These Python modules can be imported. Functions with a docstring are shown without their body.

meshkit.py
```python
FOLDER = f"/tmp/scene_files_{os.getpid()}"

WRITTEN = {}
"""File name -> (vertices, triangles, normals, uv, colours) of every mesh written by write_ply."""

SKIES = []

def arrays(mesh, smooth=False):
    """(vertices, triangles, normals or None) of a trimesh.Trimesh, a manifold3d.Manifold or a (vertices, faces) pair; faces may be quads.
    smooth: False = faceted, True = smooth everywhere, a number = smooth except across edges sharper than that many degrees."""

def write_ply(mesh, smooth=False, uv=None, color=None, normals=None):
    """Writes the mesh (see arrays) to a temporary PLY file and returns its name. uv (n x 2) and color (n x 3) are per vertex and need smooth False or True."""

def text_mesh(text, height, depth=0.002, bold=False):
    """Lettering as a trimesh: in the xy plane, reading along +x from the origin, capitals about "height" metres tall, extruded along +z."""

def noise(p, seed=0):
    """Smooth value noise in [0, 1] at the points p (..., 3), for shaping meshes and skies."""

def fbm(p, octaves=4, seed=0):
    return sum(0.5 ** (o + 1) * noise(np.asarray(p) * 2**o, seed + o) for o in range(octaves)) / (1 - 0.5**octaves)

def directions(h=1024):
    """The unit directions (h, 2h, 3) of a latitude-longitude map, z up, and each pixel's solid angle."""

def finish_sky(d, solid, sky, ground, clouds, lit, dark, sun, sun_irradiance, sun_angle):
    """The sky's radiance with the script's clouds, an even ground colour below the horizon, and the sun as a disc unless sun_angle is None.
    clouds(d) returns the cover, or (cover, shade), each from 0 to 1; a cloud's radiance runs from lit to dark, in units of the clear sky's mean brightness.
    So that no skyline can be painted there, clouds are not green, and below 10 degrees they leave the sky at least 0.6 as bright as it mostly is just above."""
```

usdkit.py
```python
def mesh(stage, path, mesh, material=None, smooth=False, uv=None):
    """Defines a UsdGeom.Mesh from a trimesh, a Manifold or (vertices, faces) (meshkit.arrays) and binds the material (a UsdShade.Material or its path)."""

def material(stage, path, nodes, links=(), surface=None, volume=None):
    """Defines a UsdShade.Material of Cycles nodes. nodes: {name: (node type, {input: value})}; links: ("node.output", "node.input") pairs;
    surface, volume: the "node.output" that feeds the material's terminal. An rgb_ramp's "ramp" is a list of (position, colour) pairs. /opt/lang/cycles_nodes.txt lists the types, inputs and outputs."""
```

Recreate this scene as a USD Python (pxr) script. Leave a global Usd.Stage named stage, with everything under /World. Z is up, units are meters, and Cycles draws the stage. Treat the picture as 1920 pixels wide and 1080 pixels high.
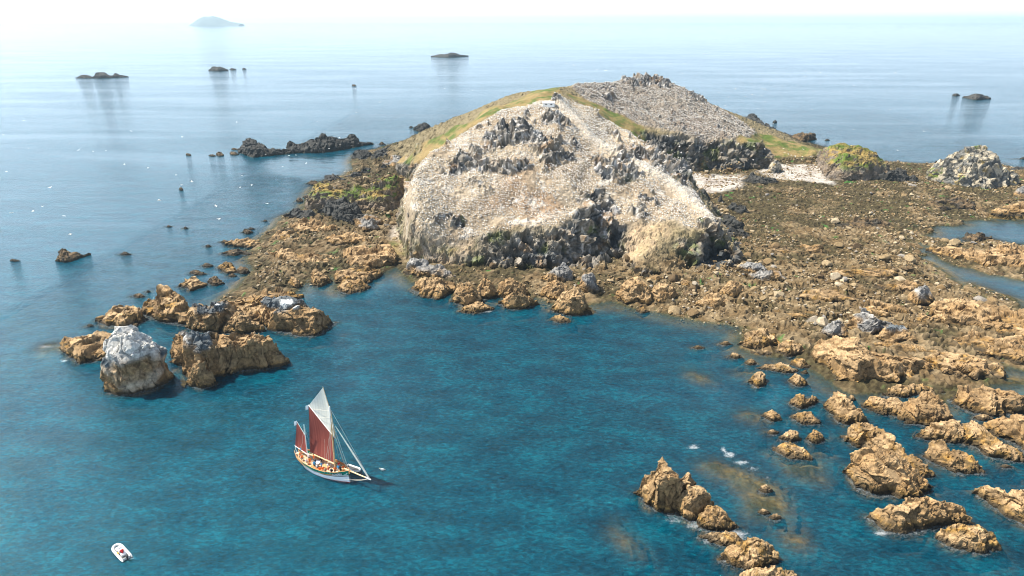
import math, random
import numpy as np, trimesh, usdkit, meshkit
from scipy import ndimage, interpolate
from scipy.spatial import cKDTree
from PIL import Image, ImageDraw
from pxr import Usd, UsdGeom, UsdShade, UsdLux, Sdf, Gf, Vt

stage = Usd.Stage.CreateInMemory()
UsdGeom.SetStageUpAxis(stage, UsdGeom.Tokens.z)
UsdGeom.SetStageMetersPerUnit(stage, 1.0)
world = UsdGeom.Xform.Define(stage, '/World')
stage.SetDefaultPrim(world.GetPrim())
UsdGeom.Scope.Define(stage, '/World/Looks')
random.seed(7)
rng = np.random.default_rng(7)
T = Sdf.ValueTypeNames

# ------------------------------------------------------------------ camera, sky, sun, exposure
CAM_H, FPX, HORIZON = 85.0, 1280.0, 37.0
PITCH = math.atan((540 - HORIZON) / FPX)
SUN_AZ, SUN_EL = math.radians(-74.0), math.radians(54.0)
EXPOSURE = 1.15
SKY_STRENGTH, SUN_INTENSITY = 0.06, 1.25
VEIL = (11.2, 13.2, 15.4)
HAZE_DENSITY = 0.00006

cam = UsdGeom.Camera.Define(stage, '/World/camera')
cam.CreateHorizontalApertureAttr(36.0)
cam.CreateVerticalApertureAttr(20.25)
cam.CreateFocalLengthAttr(36.0 * FPX / 1920)
cam.CreateClippingRangeAttr(Gf.Vec2f(0.5, 100000.0))
cam.CreateExposureAttr(EXPOSURE)
cam.AddTranslateOp().Set(Gf.Vec3d(0, 0, CAM_H))
cam.AddRotateXOp().Set(90.0 - math.degrees(PITCH))

SUNV = np.array([math.sin(SUN_AZ) * math.cos(SUN_EL), math.cos(SUN_AZ) * math.cos(SUN_EL), math.sin(SUN_EL)])
sun = UsdLux.DistantLight.Define(stage, '/World/sun')
sun.CreateIntensityAttr(SUN_INTENSITY)
sun.CreateAngleAttr(0.5)
sun.CreateColorAttr(Gf.Vec3f(1.0, 0.93, 0.82))
sun.CreateNormalizeAttr(True)
sun.AddRotateZOp().Set(-math.degrees(SUN_AZ))
sun.AddRotateXOp().Set(-(90.0 - math.degrees(SUN_EL)))

# hazy air near the horizon, brighter towards the sun, over the clear-sky model
sky_mat = usdkit.material(stage, '/World/Looks/sky', {
    'tc': ('texture_coordinate', {}), 'xyz': ('separate_xyz', {}),
    'map': ('mapping', {'scale': (1.3, 1.3, 12.0)}),
    'cl': ('noise_texture', {'scale': 1.5, 'detail': 4.0, 'roughness': 0.5}),
    'cr': ('map_range', {'from_min': 0.3, 'from_max': 0.7, 'to_min': 0.90, 'to_max': 1.06, 'clamp': True}),
    'el': ('map_range', {'range_type': 'smoothstep', 'from_min': 0.14, 'from_max': 0.50, 'to_min': 0.97, 'to_max': 0.05, 'clamp': True}),
    'dot': ('vector_math', {'math_type': 'dot_product', 'vector2': tuple(SUNV)}),
    'au': ('map_range', {'range_type': 'smoothstep', 'from_min': 0.40, 'from_max': 0.95, 'to_min': 0.85, 'to_max': 2.3, 'clamp': True}),
    'aa': ('math', {'math_type': 'multiply'}),
    'vc': ('vector_math', {'math_type': 'scale', 'vector1': VEIL}),
    'sk': ('sky_texture', {'sky_type': 'single_scattering', 'sun_disc': False, 'sun_elevation': SUN_EL, 'sun_rotation': SUN_AZ,
                           'altitude': 80.0, 'air_density': 1.0, 'aerosol_density': 0.8, 'ozone_density': 1.5}),
    'mx': ('mix', {}),
    'bg': ('background_shader', {'strength': SKY_STRENGTH}),
}, [('tc.generated', 'map.vector'), ('map.vector', 'cl.vector'), ('cl.fac', 'cr.value'), ('tc.generated', 'xyz.vector'), ('xyz.z', 'el.value'), ('tc.generated', 'dot.vector1'), ('dot.value', 'au.value'),
    ('au.result', 'aa.value1'), ('cr.result', 'aa.value2'), ('aa.value', 'vc.scale'), ('el.result', 'mx.fac'), ('sk.color', 'mx.color1'), ('vc.vector', 'mx.color2'),
    ('mx.color', 'bg.color')], surface='bg.background')
sky = UsdLux.DomeLight.Define(stage, '/World/sky')
UsdShade.MaterialBindingAPI.Apply(sky.GetPrim()).Bind(sky_mat)
sky.GetPrim().SetCustomDataByKey('kind', 'structure')
sky.GetPrim().SetCustomDataByKey('label', 'pale hazy summer sky above the sea')
sky.GetPrim().SetCustomDataByKey('category', 'sky')

# ------------------------------------------------------------------ pixel <-> world (photograph is 1920 x 1080)
CP, SP = math.cos(PITCH), math.sin(PITCH)

def ray(px, py):
    u, v = (np.asarray(px, float) - 960) / FPX, (540 - np.asarray(py, float)) / FPX
    return u, CP + v * SP, -SP + v * CP

def W(px, py, z=0.0):
    dx, dy, dz = ray(px, py)
    t = (z - CAM_H) / dz
    return np.stack([dx * t, dy * t, np.broadcast_to(z, np.shape(t))], -1)

def WY(px, py, Y):
    dx, dy, dz = ray(px, py)
    t = Y / dy
    return np.stack([dx * t, np.broadcast_to(Y, np.shape(t)), CAM_H + dz * t], -1)

def pix(p):
    p = np.asarray(p, float)
    y, z = p[..., 1], p[..., 2] - CAM_H
    depth, up = y * CP - z * SP, y * SP + z * CP
    return 960 + FPX * p[..., 0] / depth, 540 - FPX * up / depth

# ------------------------------------------------------------------ prim helpers
used = {}

def path_for(name, parent=None):
    base = (parent.GetPath().pathString if parent else '/World') + '/' + name
    n = used.get(base, -1) + 1
    used[base] = n
    return base if n == 0 else f'{base}_{n:03d}'

def tag(p, label=None, cat=None, group=None, kind=None):
    p = p.GetPrim() if hasattr(p, 'GetPrim') else p
    for k, v in (('label', label), ('category', cat), ('group', group), ('kind', kind)):
        if v:
            p.SetCustomDataByKey(k, v)
    return p

def obj(name, mesh, mat, parent=None, smooth=False, tint=None, **attrs):
    m = usdkit.mesh(stage, path_for(name, parent), mesh, mat, smooth=smooth)
    api = UsdGeom.PrimvarsAPI(m)
    if tint is not None:
        api.CreatePrimvar('tint', T.Color3fArray, 'vertex').Set(Vt.Vec3fArray.FromNumpy(np.clip(tint, 0.004, 0.85).astype(np.float32)))
    for k, a in attrs.items():
        api.CreatePrimvar(k, T.FloatArray, 'vertex').Set(Vt.FloatArray.FromNumpy(np.asarray(a, np.float32)))
    return m.GetPrim()

def thing(name, label, cat, loc=(0, 0, 0), rot=None, scale=None, group=None, kind=None):
    x = UsdGeom.Xform.Define(stage, path_for(name))
    x.AddTranslateOp().Set(Gf.Vec3d(*map(float, loc)))
    if rot is not None:
        x.AddRotateXYZOp().Set(Gf.Vec3f(*map(float, rot)))
    if scale is not None:
        x.AddScaleOp().Set(Gf.Vec3f(*map(float, np.broadcast_to(scale, 3))))
    return tag(x, label, cat, group, kind)

def refer(name, src, label, cat, loc, rot, scale, group=None):
    p = thing(name, label, cat, loc, rot, scale, group)
    p.GetReferences().AddInternalReference(src)
    p.SetInstanceable(True)
    return p

# ------------------------------------------------------------------ noise helpers
def hash01(c, k):
    c = np.asarray(c, np.int64)
    h = (c[..., 0] * 374761393 + c[..., 1] * 668265263 + c[..., 2] * 2147483647 + k * 1442695041) & 0xFFFFFFFF
    h = ((h ^ (h >> 13)) * 1274126177) & 0xFFFFFFFF
    h = ((h ^ (h >> 16)) * 2246822519) & 0xFFFFFFFF
    return ((h ^ (h >> 13)) & 0xFFFFFF) / 16777215.0

def facet(p, scale, seed=0, tilt=1.0):
    """Piecewise planar blocks: (offset about 0, crack 0..1 (0 in a joint), a random number per block)."""
    q = np.asarray(p, float) / np.asarray(scale, float)
    i = np.floor(q).astype(np.int64)
    b1 = np.full(len(q), 1e9); b2 = np.full(len(q), 1e9)
    cell = np.zeros_like(i); ctr = np.zeros_like(q)
    for a in (-1, 0, 1):
        for b in (-1, 0, 1):
            for c in (-1, 0, 1):
                k = i + np.array([a, b, c])
                s = k + 0.15 + 0.7 * np.stack([hash01(k, seed + j) for j in (1, 2, 3)], -1)
                d = ((q - s) ** 2).sum(-1)
                near = d < b1
                b2 = np.where(near, b1, np.minimum(b2, d))
                b1 = np.where(near, d, b1)
                cell[near] = k[near]; ctr[near] = s[near]
    g = np.stack([hash01(cell, seed + j) for j in (11, 12, 13)], -1) - 0.5
    r = hash01(cell, seed + 21)
    off = (r - 0.5) + tilt * ((q - ctr) * g).sum(-1) * 1.6
    crack = np.clip((np.sqrt(b2) - np.sqrt(b1)) / 0.10, 0, 1)
    return off, crack, r

fbm = meshkit.fbm

def sstep(a, b, x):
    t = np.clip((np.asarray(x, float) - a) / (b - a), 0, 1)
    return t * t * (3 - 2 * t)

def mixc(a, b, t):
    return np.asarray(a) * (1 - t[..., None]) + np.asarray(b) * t[..., None]

def split_long(v, f, limit, rounds=6):
    """Conforming split of every edge longer than limit (a number, or a function of the edge midpoints)."""
    for _ in range(rounds):
        e = np.sort(f[:, [0, 1, 1, 2, 2, 0]].reshape(-1, 2), 1)
        key = e[:, 0].astype(np.int64) * len(v) + e[:, 1]
        uq, inv = np.unique(key, return_inverse=True)
        inv = inv.reshape(-1, 3)
        ea, eb = uq // len(v), uq % len(v)
        mid = (v[ea] + v[eb]) / 2
        lim = limit(mid) if callable(limit) else limit
        mark = np.linalg.norm(v[ea] - v[eb], axis=1) > lim
        if not mark.any():
            break
        idx = np.full(len(uq), -1); idx[mark] = len(v) + np.arange(mark.sum())
        v = np.vstack([v, mid[mark]])
        m = idx[inv]
        cnt = (m >= 0).sum(1)
        out = [f[cnt == 0]]
        for k in range(3):                                   # one edge marked
            s = (cnt == 1) & (m[:, k] >= 0)
            a, b, c, x = f[s, k], f[s, (k + 1) % 3], f[s, (k + 2) % 3], m[s, k]
            out += [np.stack([a, x, c], 1), np.stack([x, b, c], 1)]
            s = (cnt == 2) & (m[:, k] < 0)                   # edge k not marked: edges k+1, k+2 are
            a, b, c = f[s, k], f[s, (k + 1) % 3], f[s, (k + 2) % 3]
            x, y = m[s, (k + 1) % 3], m[s, (k + 2) % 3]
            out += [np.stack([x, c, y], 1), np.stack([a, b, x], 1), np.stack([a, x, y], 1)]
        s = cnt == 3
        a, b, c, x, y, w = f[s, 0], f[s, 1], f[s, 2], m[s, 0], m[s, 1], m[s, 2]
        out += [np.stack([a, x, w], 1), np.stack([x, b, y], 1), np.stack([w, y, c], 1), np.stack([x, y, w], 1)]
        f = np.vstack(out)
    return v, f

def vnormals(v, f):
    n = np.zeros_like(v)
    fn = np.cross(v[f[:, 1]] - v[f[:, 0]], v[f[:, 2]] - v[f[:, 0]])
    for k in range(3):
        for d in range(3):
            n[:, d] += np.bincount(f[:, k], fn[:, d], len(v))
    return n / np.maximum(np.linalg.norm(n, axis=1, keepdims=True), 1e-12)

def grid_faces(nx, ny):
    i, j = np.meshgrid(np.arange(nx - 1), np.arange(ny - 1), indexing='ij')
    a = (i * ny + j).ravel()
    return np.vstack([np.stack([a, a + ny, a + ny + 1], 1), np.stack([a, a + ny + 1, a + 1], 1)])

def smooth1(y, s):
    return ndimage.gaussian_filter1d(np.asarray(y, float), s, mode='nearest')

# ------------------------------------------------------------------ materials
L = '/World/Looks/'

def plain(name, col, rough=0.6, spec=0.3, noise=0.0, nscale=4.0, **kw):
    nodes = {'p': ('principled_bsdf', {'base_color': col, 'roughness': rough, 'specular_ior_level': spec, **kw})}
    links = []
    if noise:
        nodes.update({'tc': ('texture_coordinate', {}), 'n': ('noise_texture', {'scale': nscale, 'detail': 4.0}),
                      'r': ('rgb_ramp', {'ramp': [(0.25, tuple(c * (1 - noise) for c in col)), (0.75, tuple(min(1, c * (1 + noise)) for c in col))]})})
        links = [('tc.object', 'n.vector'), ('n.fac', 'r.fac'), ('r.color', 'p.base_color')]
    return usdkit.material(stage, L + name, nodes, links, surface='p.BSDF')

def tinted(name, fine=1.2, bump=0.35, rough=0.85, spec=0.2, dist=0.25, contrast=(0.52, 1.5)):
    return usdkit.material(stage, L + name, {
        'g': ('geometry', {}), 'a': ('attribute', {'attribute': 'tint'}),
        'n': ('noise_texture', {'scale': fine, 'detail': 6.0, 'roughness': 0.7}),
        'r': ('rgb_ramp', {'ramp': [(0.28, (contrast[0],) * 3), (0.72, (contrast[1],) * 3)]}),
        'm': ('mix', {'mix_type': 'multiply', 'fac': 1.0}),
        'b': ('bump', {'strength': bump, 'distance': dist}),
        'p': ('principled_bsdf', {'roughness': rough, 'specular_ior_level': spec}),
    }, [('g.position', 'n.vector'), ('n.fac', 'r.fac'), ('a.color', 'm.color1'), ('r.color', 'm.color2'), ('m.color', 'p.base_color'),
        ('n.fac', 'b.height'), ('b.normal', 'p.normal')], surface='p.BSDF')

M = {}
M['rock'] = tinted('rock', fine=1.6, bump=0.5, dist=0.3)
M['land'] = tinted('land', fine=1.1, bump=0.45, dist=0.3)
# ------------------------------------------------------------------ terrain: shoreline, hills, tidal flat
SHORE_FRONT = [(2300, 720), (1960, 722), (1900, 718), (1850, 720), (1790, 742), (1768, 752), (1752, 738), (1735, 722), (1700, 735), (1650, 738), (1600, 735), (1570, 722), (1545, 700),
               (1525, 690), (1518, 675), (1490, 662), (1460, 666), (1420, 661), (1392, 650), (1394, 628), (1398, 613), (1370, 606), (1320, 601), (1270, 592),
               (1240, 583), (1200, 580), (1150, 563), (1110, 568), (1060, 575), (1010, 556), (930, 556), (900, 556), (850, 552), (835, 533), (775, 528), (762, 512),
               (752, 500), (745, 492), (738, 500), (700, 520), (640, 543), (630, 520), (622, 513), (600, 533), (575, 526), (560, 543), (545, 550), (530, 575), (500, 600),
               (470, 592), (440, 577), (425, 560), (440, 547), (455, 535), (470, 520), (480, 500), (466, 490), (478, 464), (490, 447), (520, 425), (535, 405), (550, 398), (572, 392),
               (585, 355), (605, 340), (650, 328), (664, 316), (660, 303), (668, 290), (700, 281), (740, 270), (770, 266)]
SHORE_BACK_W = [(-60, 590), (0, 625), (80, 650), (160, 655), (225, 650)]
SHORE_BACK = [(1398, 224), (1420, 234), (1445, 246), (1480, 262), (1500, 268), (1520, 268), (1545, 276), (1600, 288), (1660, 303), (1740, 307), (1790, 303), (1850, 303), (1900, 314),
              (1960, 320), (2300, 335)]
POOLS = [[(1735, 440), (1760, 426), (1800, 419), (1850, 413), (1960, 408), (2050, 410), (2050, 470), (1960, 462), (1880, 454), (1850, 449), (1800, 454), (1750, 448)],
         [(1711, 455), (1722, 452), (1735, 468), (1760, 484), (1800, 494), (1840, 508), (1890, 520), (1960, 530), (2050, 545), (2050, 610), (1960, 585), (1900, 566), (1850, 548), (1800, 528), (1765, 505), (1735, 484)],
         [(1860, 688), (1872, 678), (1900, 690), (1930, 704), (1930, 716), (1890, 702)],
         [(553, 478), (560, 474), (590, 476), (597, 471), (600, 476), (575, 483)]]
land_poly = np.vstack([W(*np.array(SHORE_FRONT).T)[:, :2], SHORE_BACK_W, W(*np.array(SHORE_BACK).T)[:, :2]])

X0, X1, Y0, Y1, CELL = -160.0, 380.0, 70.0, 700.0, 0.9
gx, gy = np.arange(X0, X1 + CELL, CELL), np.arange(Y0, Y1 + CELL, CELL)
NX, NY = len(gx), len(gy)

def raster(polys, cell=CELL):
    nx, ny = int((X1 - X0) / cell) + 1, int((Y1 - Y0) / cell) + 1
    im = Image.new('L', (nx, ny))
    d = ImageDraw.Draw(im)
    for p in polys:
        d.polygon([((a - X0) / cell, (b - Y0) / cell) for a, b in np.asarray(p)[:, :2]], fill=1)
    return np.asarray(im).T.astype(bool)          # [x, y]

def sdist(mask, cell=CELL):
    return (ndimage.distance_transform_edt(mask) - ndimage.distance_transform_edt(~mask)) * cell

GX, GY = np.meshgrid(gx, gy, indexing='ij')
P2 = np.stack([GX, GY, np.zeros_like(GX)], -1)

def fit(m):
    out = np.zeros((NX, NY), bool)
    a, b = min(NX, m.shape[0]), min(NY, m.shape[1])
    out[:a, :b] = m[:a, :b]
    return out

pool_m = fit(raster([W(*np.array(p).T) for p in POOLS])).astype(float)
wx, wy = (fbm(P2 / 9.0, 4, 95) - 0.5) * 16, (fbm(P2 / 9.0, 4, 96) - 0.5) * 16
ii, jj = np.meshgrid(np.arange(NX), np.arange(NY), indexing='ij')
pool_m = ndimage.map_coordinates(pool_m, [ii + wx / CELL, jj + wy / CELL], order=1, mode='nearest') > 0.5
land = fit(raster([land_poly])) & ~pool_m
land_d = sdist(land)
wob = (fbm(P2 / 9.0, 3, 5) - 0.5) * 4
low = np.where(land_d > 0, np.minimum(0.13 * (land_d + np.minimum(wob, land_d)), 1.5 + 0.008 * (GY - 200).clip(0, 200)), np.maximum(0.30 * land_d, -7.0))
low += sstep(2, 10, land_d) * ((fbm(P2 / 14.0, 4, 9) - 0.5) * 1.6)

def foot(pts, z=2.0):
    return [tuple(W(a, b, z)) for a, b in pts]

def hill(outline, inner, smooth):
    """Height from a foot outline and inner points (all world), only inside the outline."""
    o = np.array(outline, float)
    seg = []
    for a, b in zip(o, np.roll(o, -1, 0)):
        n = max(1, int(np.linalg.norm(b[:2] - a[:2]) / 6))
        seg += [a + (b - a) * k / n for k in range(n)]
    pts = np.vstack([seg, np.array(inner, float)])
    ip = interpolate.LinearNDInterpolator(pts[:, :2], pts[:, 2], fill_value=-20.0)
    z = ip(GX, GY)
    inside = fit(raster([o]))
    z = np.where(inside, z, -3.0)
    return ndimage.gaussian_filter(z, smooth / CELL)

Yp = lambda a: [tuple(WY(px, py, Y)) for px, py, Y in a]
dome_foot = foot([(755, 465), (768, 484), (810, 492), (850, 497), (950, 501), (1050, 500), (1090, 486), (1130, 478), (1165, 488), (1180, 508), (1205, 520), (1260, 520), (1300, 500), (1340, 490), (1370, 502), (1396, 490),
                  (1372, 440), (1345, 402), (1325, 378)]) + [(88, 320, 3), (72, 345, 14), (60, 375, 25), (20, 395, 30), (-20, 380, 24), (-52, 345, 10), (-54, 310, 4), (-50, 280, 2)]
dome_in = Yp([(768, 438, 241), (800, 446, 240), (850, 452, 241), (890, 444, 241), (930, 430, 241), (970, 428, 240), (1010, 432, 240), (1050, 425, 241), (1085, 412, 244), (1110, 400, 250), (1140, 402, 257), (1165, 415, 250), (1185, 440, 244),
              (1195, 480, 231), (1230, 450, 238), (1262, 418, 247), (1215, 420, 247), (1290, 440, 239), (1320, 436, 239), (1345, 440, 238), (1370, 465, 236), (1350, 425, 247), (1320, 390, 262), (1305, 372, 275),
              (768, 400, 246), (768, 360, 253), (770, 330, 262), (800, 292, 280), (850, 258, 300), (890, 235, 314), (930, 211, 325), (960, 202, 330),
              (860, 400, 250), (960, 400, 251), (1060, 385, 254), (860, 350, 263), (960, 350, 263), (1060, 345, 266), (1150, 365, 268), (1230, 372, 265), (1270, 395, 256),
              (860, 300, 281), (960, 300, 281), (1060, 300, 283), (1120, 318, 284), (900, 260, 298), (980, 250, 301), (1060, 245, 304), (1110, 268, 304),
              (960, 215, 318), (1010, 200, 328), (1030, 195, 333), (1050, 188, 342), (1060, 182, 352), (1090, 225, 322), (1140, 282, 300), (1180, 300, 294), (1240, 330, 284), (1290, 362, 276),
              (1100, 202, 352), (1150, 232, 340), (1200, 265, 322), (1250, 298, 306), (1285, 325, 298), (1160, 262, 325), (1210, 292, 308), (1180, 335, 278)])
zd = hill(dome_foot, dome_in, 1.6)
mass_foot = foot([(735, 308), (695, 290), (745, 270)]) + [(-70, 560, 2), (0, 600, 2), (80, 620, 2), (150, 620, 2)] + foot([(1410, 232), (1500, 263), (1548, 284)]) + \
    foot([(1540, 306), (1490, 308), (1450, 311), (1425, 320), (1400, 316), (1365, 326), (1340, 318), (1300, 325)], 3.0) + [(100, 392, 4), (84, 392, 8), (70, 375, 20), (0, 352, 30), (-45, 352, 15), (-66, 385, 4)]
mass_in = Yp([(765, 288, 408), (800, 272, 405), (850, 248, 400), (890, 228, 398), (950, 200, 402), (1000, 178, 415), (1040, 164, 430), (1065, 163, 445), (1090, 160, 465), (1130, 158, 490), (1165, 152, 510), (1200, 147, 522), (1225, 151, 520), (1250, 150, 522), (1275, 162, 515),
              (1300, 178, 510), (1350, 202, 500), (1400, 232, 478), (1425, 252, 462), (1460, 260, 455), (1500, 270, 448), (1535, 278, 432), (1220, 200, 458), (1150, 185, 455), (1100, 178, 440), (1300, 222, 446), (1350, 240, 432), (1270, 180, 488), (1350, 220, 465),
              (1060, 180, 415), (1100, 192, 418), (1150, 218, 412), (1190, 240, 405), (1215, 242, 404), (1250, 247, 403), (1300, 263, 401), (1320, 258, 406), (1345, 264, 402), (1370, 258, 410), (1400, 262, 404), (1450, 270, 408), (1500, 276, 410), (1535, 284, 406),
              (1210, 268, 400), (1260, 285, 397)]) + [(0, 372, 38), (30, 375, 40), (-20, 376, 34), (-45, 400, 28), (-10, 400, 40), (0, 480, 38), (60, 560, 18), (130, 570, 16), (-40, 450, 22), (100, 540, 36)]
zm = hill(mass_foot, mass_in, 2.0)
Z = np.maximum.reduce([low, zd, zm])


def heights(x, y):
    return ndimage.map_coordinates(Z, [(np.asarray(x) - X0) / CELL, (np.asarray(y) - Y0) / CELL], order=1, mode='nearest')

def hit(px, py):
    """First point where the pixel's ray meets the terrain (or the sea)."""
    dx, dy, dz = (float(a) for a in ray(px, py))
    t = np.linspace(60, 900, 3400)
    x, y, z = dx * t, dy * t, CAM_H + dz * t
    h = np.maximum(heights(x, y), 0)
    h[(x < X0) | (x > X1) | (y > Y1)] = 0
    k = np.argmax(z <= h)
    return np.array([x[k], y[k], h[k]]) if (z <= h).any() else np.array([x[-1], y[-1], 0])

def on_ground(polys):
    return [np.array([hit(a, b)[:2] for a, b in p]) for p in polys]

OUTCROPS = [[(905, 270), (935, 240), (985, 232), (1000, 255), (985, 275), (940, 285), (915, 290)], [(1000, 262), (1040, 258), (1060, 285), (1078, 300), (1070, 312), (1020, 308), (1000, 285)],
            [(1020, 222), (1050, 218), (1075, 240), (1060, 248), (1025, 240)], [(858, 300), (880, 285), (905, 292), (900, 320), (870, 330), (850, 330)], [(900, 310), (950, 300), (1000, 308), (1040, 315), (1000, 325), (940, 335), (905, 330)],
            [(890, 345), (920, 345), (928, 362), (900, 360)], [(1115, 300), (1150, 296), (1180, 310), (1210, 322), (1190, 345), (1150, 345), (1120, 330)], [(1205, 290), (1250, 300), (1290, 325), (1300, 350), (1275, 350), (1235, 325)],
            [(1085, 375), (1130, 360), (1150, 385), (1160, 430), (1140, 500), (1060, 500), (1080, 440)], [(1175, 395), (1200, 385), (1215, 400), (1190, 420)], [(1205, 365), (1235, 362), (1230, 378), (1208, 378)],
            [(1150, 300), (1200, 272), (1215, 290), (1180, 310)], [(1220, 152), (1245, 150), (1255, 168), (1235, 172)], [(1165, 155), (1200, 148), (1220, 158), (1190, 170)], [(1295, 178), (1320, 180), (1325, 195), (1300, 195)], [(1130, 182), (1150, 180), (1155, 195), (1140, 198)]]
BIRDS = [[(760, 340), (795, 298), (850, 263), (895, 237), (935, 214), (970, 199), (1035, 196), (1055, 186), (1100, 204), (1150, 232), (1200, 265), (1250, 298), (1285, 330), (1312, 375), (1345, 425), (1330, 428), (1290, 428), (1262, 415), (1225, 415),
          (1180, 420), (1110, 400), (1085, 412), (1050, 425), (960, 428), (900, 440), (850, 448), (800, 446), (764, 440), (760, 380)],
         [(1075, 166), (1130, 159), (1200, 149), (1250, 152), (1300, 180), (1350, 203), (1398, 232), (1418, 252), (1380, 262), (1345, 262), (1300, 262), (1250, 245), (1200, 232), (1155, 213), (1105, 190)]]
GRASS = [[(740, 300), (790, 272), (850, 243), (890, 224), (950, 196), (1000, 172), (1040, 160), (1050, 182), (1035, 196), (1000, 196), (960, 200), (930, 212), (890, 236), (850, 260), (800, 293), (780, 310), (755, 318)],
         [(1060, 172), (1105, 190), (1155, 214), (1205, 235), (1212, 262), (1190, 262), (1150, 228), (1100, 200)], [(1380, 262), (1420, 250), (1470, 262), (1540, 278), (1540, 300), (1470, 292), (1400, 285)],
         [(780, 445), (810, 440), (830, 460), (870, 455), (870, 480), (840, 480), (790, 465)], [(985, 455), (1040, 445), (1045, 470), (990, 480)], [(735, 450), (750, 455), (748, 488), (737, 488)]]
BEACH = [[(1296, 322), (1340, 328), (1395, 326), (1390, 350), (1360, 358), (1325, 362), (1305, 350)], [(1420, 322), (1460, 308), (1540, 308), (1548, 330), (1565, 345), (1500, 338), (1450, 335)], [(742, 420), (750, 425), (746, 450), (738, 448)]]

def soft(polys, s=1.5):
    return np.clip(ndimage.gaussian_filter(fit(raster(on_ground(polys))).astype(float), s), 0, 1)

RIDGE = np.array([hit(a, b)[:2] for a, b in [(1045, 192), (1080, 228), (1110, 264), (1150, 288), (1200, 315), (1250, 343), (1290, 374), (1318, 404), (1342, 432)]])
rp = np.vstack([a + (b - a) * t for a, b in zip(RIDGE[:-1], RIDGE[1:]) for t in np.linspace(0, 1, 12)[:-1]])
rdist = cKDTree(rp).query(np.stack([GX.ravel(), GY.ravel()], 1))[0].reshape(NX, NY)
m_ridge = np.exp(-(rdist / 3.2) ** 2)
hollow = None
m_out, m_bird, m_grass, m_beach = soft(OUTCROPS, 2.0), soft(BIRDS, 1.5), soft(GRASS, 2.5), soft(BEACH, 1.5)
SOIL = [[(752, 330), (775, 335), (778, 430), (850, 448), (905, 446), (880, 478), (840, 490), (780, 484), (752, 470)], [(1180, 425), (1265, 415), (1255, 440), (1195, 492), (1172, 480)]]
m_soil = soft(SOIL, 2.0)
gold = soft([[(1200, 580), (1270, 520), (1400, 490), (1560, 470), (1700, 480), (1800, 540), (1900, 600), (1900, 700), (1700, 720), (1500, 640), (1330, 600)]], 9)

def sample(a, x, y):
    return ndimage.map_coordinates(a, [(x - X0) / CELL, (y - Y0) / CELL], order=1, mode='nearest')

KELP = [[(1310, 860), (1345, 858), (1385, 866), (1420, 885), (1470, 915), (1478, 935), (1472, 965), (1440, 980), (1405, 965), (1400, 930), (1370, 900), (1330, 880)],
        [(1470, 858), (1520, 866), (1545, 868), (1540, 900), (1510, 895), (1480, 880)], [(1300, 700), (1330, 700), (1340, 712), (1310, 714)], [(1440, 840), (1460, 835), (1465, 850), (1445, 850)],
        [(1140, 985), (1160, 975), (1180, 1000), (1200, 1030), (1180, 1035)], [(62, 655), (90, 640), (118, 640), (120, 655), (90, 665)], [(1500, 850), (1545, 838), (1552, 850), (1520, 858)], [(1470, 1000), (1510, 1000), (1515, 1015), (1480, 1018)],
        [(1380, 690), (1420, 690), (1420, 700), (1380, 702)], [(1385, 770), (1440, 765), (1440, 785), (1400, 785)], [(1285, 690), (1300, 688), (1305, 700), (1290, 702)]]
m_kelp = soft(KELP, 1.3)
kn = fbm(P2 / 2.2, 4, 91)
Z = np.maximum(Z, np.where(m_kelp > 0.02, -0.12 - 1.8 * (1 - m_kelp) - 1.5 * (kn - 0.35).clip(0), -9.0))
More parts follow.
